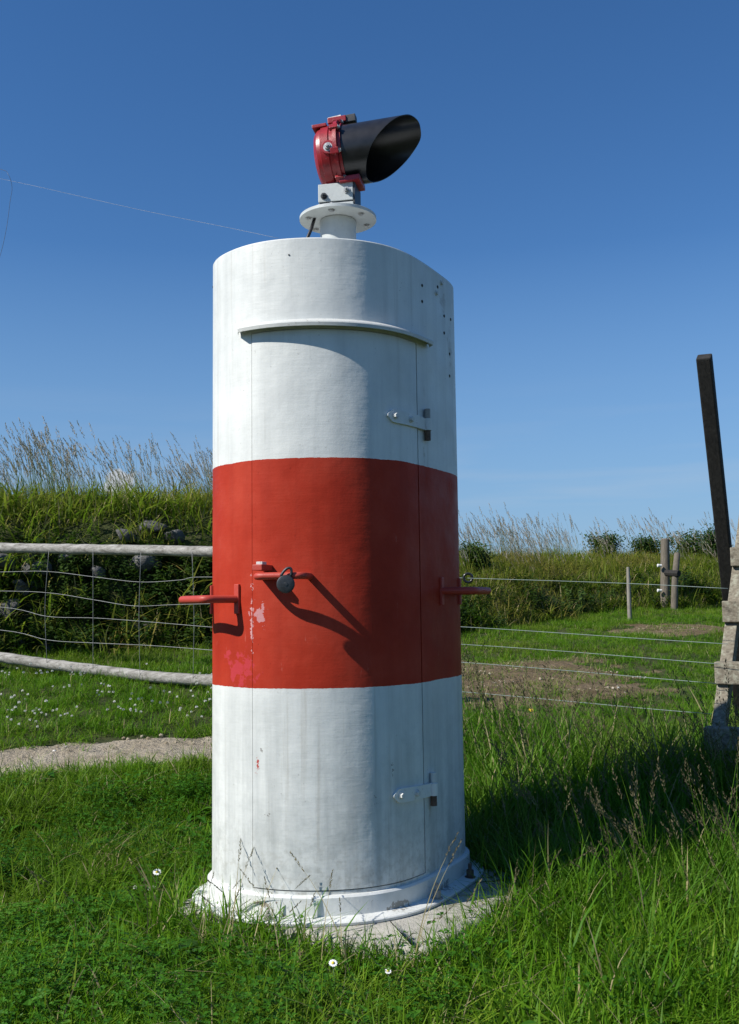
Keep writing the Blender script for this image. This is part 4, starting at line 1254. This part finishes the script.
# ------------------------------------------------------------------ stones in the left bank
def mat_stone():
    t = NT('field_stone'); P = t.pos(); o = t.n('ObjectInfo').outputs['Random']
    n = t.noise(P, 9, 6, .65); n2 = t.noise(P, 50, 4, .65)
    c = t.ramp(n, [(.3, (.07, .07, .066)), (.55, (.14, .137, .13)), (.75, (.24, .235, .22))])  # dark greys, so the shade of the bank face sits in the stone colour
    c = t.mix(t.math('MULTIPLY', o, .5), c, (.10, .095, .09))
    c = t.mix(t.remap(n2, .6, .72, 0, .7), c, (.42, .42, .38))
    return t.principled(c, .9, t.bump(t.math('ADD', n, n2), .8, .03), spec=.2)
M_STONE = mat_stone()
def stone_mesh(seed):
    rg = random.Random(seed); bm = bmesh.new(); bmesh.ops.create_icosphere(bm, subdivisions=3, radius=1)
    o = Vector((rg.uniform(0, 50), rg.uniform(0, 50), 0))
    pl = [(Vector((rg.gauss(0, 1), rg.gauss(0, 1), rg.gauss(0, 1))).normalized(), rg.uniform(.5, .8)) for _ in range(11)]
    for v in bm.verts:
        p = v.co.copy()
        for nrm, dd in pl:
            k = p.dot(nrm)
            if k > dd: p -= nrm * (k - dd) * 1.0
        v.co = p * (1 + .09 * mnoise.noise(p * 2.2 + o) + .04 * mnoise.noise(p * 6 + o))
    for f in bm.faces: f.smooth = True
    for e in bm.edges:
        if e.calc_face_angle(0) > .32: e.smooth = False
    me = bpy.data.meshes.new('stone'); bm.to_mesh(me); bm.free(); me.materials.append(M_STONE)
    return me
SM = [stone_mesh(i) for i in range(7)]
sw = empty('stone_wall', (-3.5, 11.2, float(height(-3.5, 11.2))))
tag(sw, 'overgrown wall of rough grey field stones along the bank behind the pole fence', 'stone wall')
rs = random.Random(5)
def put_stone(x, s, size, up=0):
    y = float(bank_base(x)) + .25 * float(wob(np.array(x), np.array(0.), .9)) + s
    o = bpy.data.objects.new('stone', SM[rs.randrange(len(SM))]); COL.objects.link(o)
    o.parent = sw; o.matrix_parent_inverse = Matrix.Translation(sw.location).inverted()
    o.location = (x, y, float(height(x, y)) + up)
    o.rotation_euler = (rs.uniform(-.4, .4), rs.uniform(-.4, .4), rs.uniform(0, 6.28))
    o.scale = (size * rs.uniform(.9, 1.4), size * rs.uniform(.8, 1.2), size * rs.uniform(.6, .95))
for row, s in enumerate((-.12, .06, .22, .40, .60)):
    x = -6.3 + .2 * row
    while x < 0.2:
        sz = rs.uniform(.10, .2)
        x += sz * 2.0
        if rs.random() < .30: put_stone(x, s + rs.uniform(-.06, .06), sz)
def wanted(px, py, size):
    """stone on the bank face where the photograph shows one"""
    best = None
    for Y in np.arange(9.8, 14, .02):
        p = at(px, py, Y)
        if p.z <= float(height(p.x, p.y)): best = p; break
    if best is None: return
    o = bpy.data.objects.new('stone', SM[rs.randrange(len(SM))]); COL.objects.link(o)
    o.parent = sw; o.matrix_parent_inverse = Matrix.Translation(sw.location).inverted()
    o.location = best + Vector((0, -.10, .02)); o.rotation_euler = (rs.uniform(-.3, .3), rs.uniform(-.3, .3), rs.uniform(0, 6.28))
    o.scale = (size * 1.25, size, size * .8)
for px, py, sz in ((128, 538, .13), (155, 530, .15), (176, 540, .13), (148, 566, .17), (38, 572, .16), (25, 590, .13), (8, 612, .2), (5, 565, .17), (100, 575, .12), (70, 560, .11)):
    wanted(px, py, sz)

# ------------------------------------------------------------------ pebbles and clods on the bare ground
def pebble_clump(seed):
    rg = random.Random(seed); c = Clump()
    for i in range(6):
        a = rg.uniform(0, 6.283); q = .12 * math.sqrt(rg.random()); r = rg.uniform(.005, .014) * (2 if rg.random() < .1 else 1)
        o_ = Vector((q * math.cos(a), q * math.sin(a), r * .25)); rr = rg.random()
        top_ = o_ + Vector((rg.uniform(-.3, .3) * r, rg.uniform(-.3, .3) * r, r * rg.uniform(.5, .8)))
        ring = [o_ + Vector((math.cos(k * 1.047) * r * rg.uniform(.8, 1.2), math.sin(k * 1.047) * r * rg.uniform(.7, 1.1), rg.uniform(-.1, .25) * r)) for k in range(6)]
        low = [p - Vector((0, 0, r * .6)) for p in ring]
        for k in range(6):
            c.poly([ring[k], ring[(k + 1) % 6], top_], rr, .3); c.poly([low[k], low[(k + 1) % 6], ring[(k + 1) % 6], ring[k]], rr, .3)
    return c
def mat_pebble():
    t = NT('pebbles'); r = t.n('Attribute', attribute_name='rnd').outputs['Fac']
    return t.principled(t.ramp(r, [(.1, (.24, .195, .13)), (.45, (.36, .31, .225)), (.8, (.46, .42, .34)), (1, (.6, .58, .54))]), .9, spec=.15)
d = lambda x, y: (path_mask(x, y) > -.05) * .5 + (dirt_mask(x, y) > .05) * .3
P11 = sample((-6.5, 7), (5.4, 16), d, 1, 16)
scatter('pebbles', 'loose pebbles and clods on the sandy path and bare earth', 'pebbles', [pebble_clump(700 + i) for i in range(5)], [mat_pebble()], P11, .7 + .7 * RNG.random(len(P11)), .05, None, None, .012)

# ------------------------------------------------------------------ shrubs on the right bank
def shrub(px, py_top, Y, rx, label):
    p = at(px, py_top, Y); g = float(height(p.x, p.y)); hgt = max(.5, p.z - g)
    root = empty('shrub', (p.x, p.y, g)); tag(root, label, 'shrub', 'shrubs on the crest of the right bank')
    rg = random.Random(int(px)); c = Clump(); st = MB()
    for i in range(9):
        az = rg.uniform(0, 6.283); e = Vector((p.x + rx * .7 * math.cos(az) * rg.random(), p.y + rx * .6 * math.sin(az) * rg.random(), g + hgt * rg.uniform(.6, .95)))
        b = Vector((p.x + rg.uniform(-.1, .1), p.y + rg.uniform(-.1, .1), g - .05)); mid = b.lerp(e, .5) + Vector((rg.uniform(-.1, .1), rg.uniform(-.1, .1), 0))
        st.tube([b, mid, e], [.018, .012, .004], 6)
        for k in range(300):
            t = rg.uniform(.25, 1.05); q = b.lerp(e, t) + Vector((rg.gauss(0, 1) * rx * .22, rg.gauss(0, 1) * rx * .22, rg.gauss(0, 1) * hgt * .10))
            s = rg.uniform(.035, .07); dd = Vector((rg.gauss(0, 1), rg.gauss(0, 1), rg.gauss(0, .7))).normalized(); sd = dd.orthogonal().normalized()
            c.poly([q, q + dd * s * .5 + sd * s * .3, q + dd * s, q + dd * s * .5 - sd * s * .3], rg.random(), .3)
    st.build('stem', M_POST, root)
    o = c.obj('crown', [M_DLEAF]); COL.objects.link(o); o.parent = root; o.matrix_parent_inverse = Matrix.Translation(root.location).inverted()
shrub(604, 543, 21.3, .45, 'low dark shrub on the bank crest just left of the fence posts')
shrub(648, 541, 21.6, .55, 'broad low dark shrub on the bank crest behind the tall fence post')
shrub(689, 530, 21.6, .6, 'taller dark shrub on the bank crest beside the slanting hand post')
shrub(712, 528, 21.2, .5, 'dark shrub on the bank crest right behind the hand post')
shrub(480, 583, 17.3, .4, 'dark low shrub at the foot of the bank beside the tower')

# ------------------------------------------------------------------ single flowers
def daisy(px, py, label, petal, n=13, size=.016, hgt=.14):
    p = None
    for Y in np.arange(2.8, 12, .01):
        q = at(px, py, Y)
        if q.z <= float(height(q.x, q.y)) + hgt: p = q; break
    g = Vector((p.x, p.y, float(height(p.x, p.y))))
    r = empty('flower', g); tag(r, label, 'flower')
    MB().tube([g, g.lerp(p, .5) + Vector((.006, 0, 0)), p], .0018, 6).build('stem', M_STEM, r, smooth=True)
    tl = Vector((.1, -.55, .8)).normalized(); a = tl.orthogonal().normalized(); b = tl.cross(a)
    hd = MB()
    for k in range(n):
        t = 2 * math.pi * k / n; d_ = a * math.cos(t) + b * math.sin(t); e = tl.cross(d_)
        hd.add([p + d_ * size * .2 + tl * .001 * (k % 2), p + d_ * size * .7 + e * size * .2, p + d_ * size, p + d_ * size * .7 - e * size * .2], [(0, 1, 2, 3)])
    hd.build('petals', petal, r)
    MB().revolve(p, tl, a, [(0, size * .34), (.003, size * .3), (.005, size * .12)], 12).build('centre', M_YELLOW, r, smooth=True)
M_STEM = simple('flower_stem', (.06, .13, .025), .6)
M_YELLOW = simple('yellow_petals', (.70, .52, .03), .6)
M_PETAL = simple('white_petals', (.78, .78, .76), .6, .06)
daisy(333, 963, 'white daisy in the grass just in front of the slab', M_PETAL)
daisy(388, 971, 'small white daisy right of the other one before the slab', M_PETAL, size=.012)
daisy(157, 872, 'white daisy head left of the slab', M_PETAL, size=.02, hgt=.12)
daisy(531, 710, 'single yellow flower standing in the grass right of the tower', M_YELLOW, 9, .018, .42)
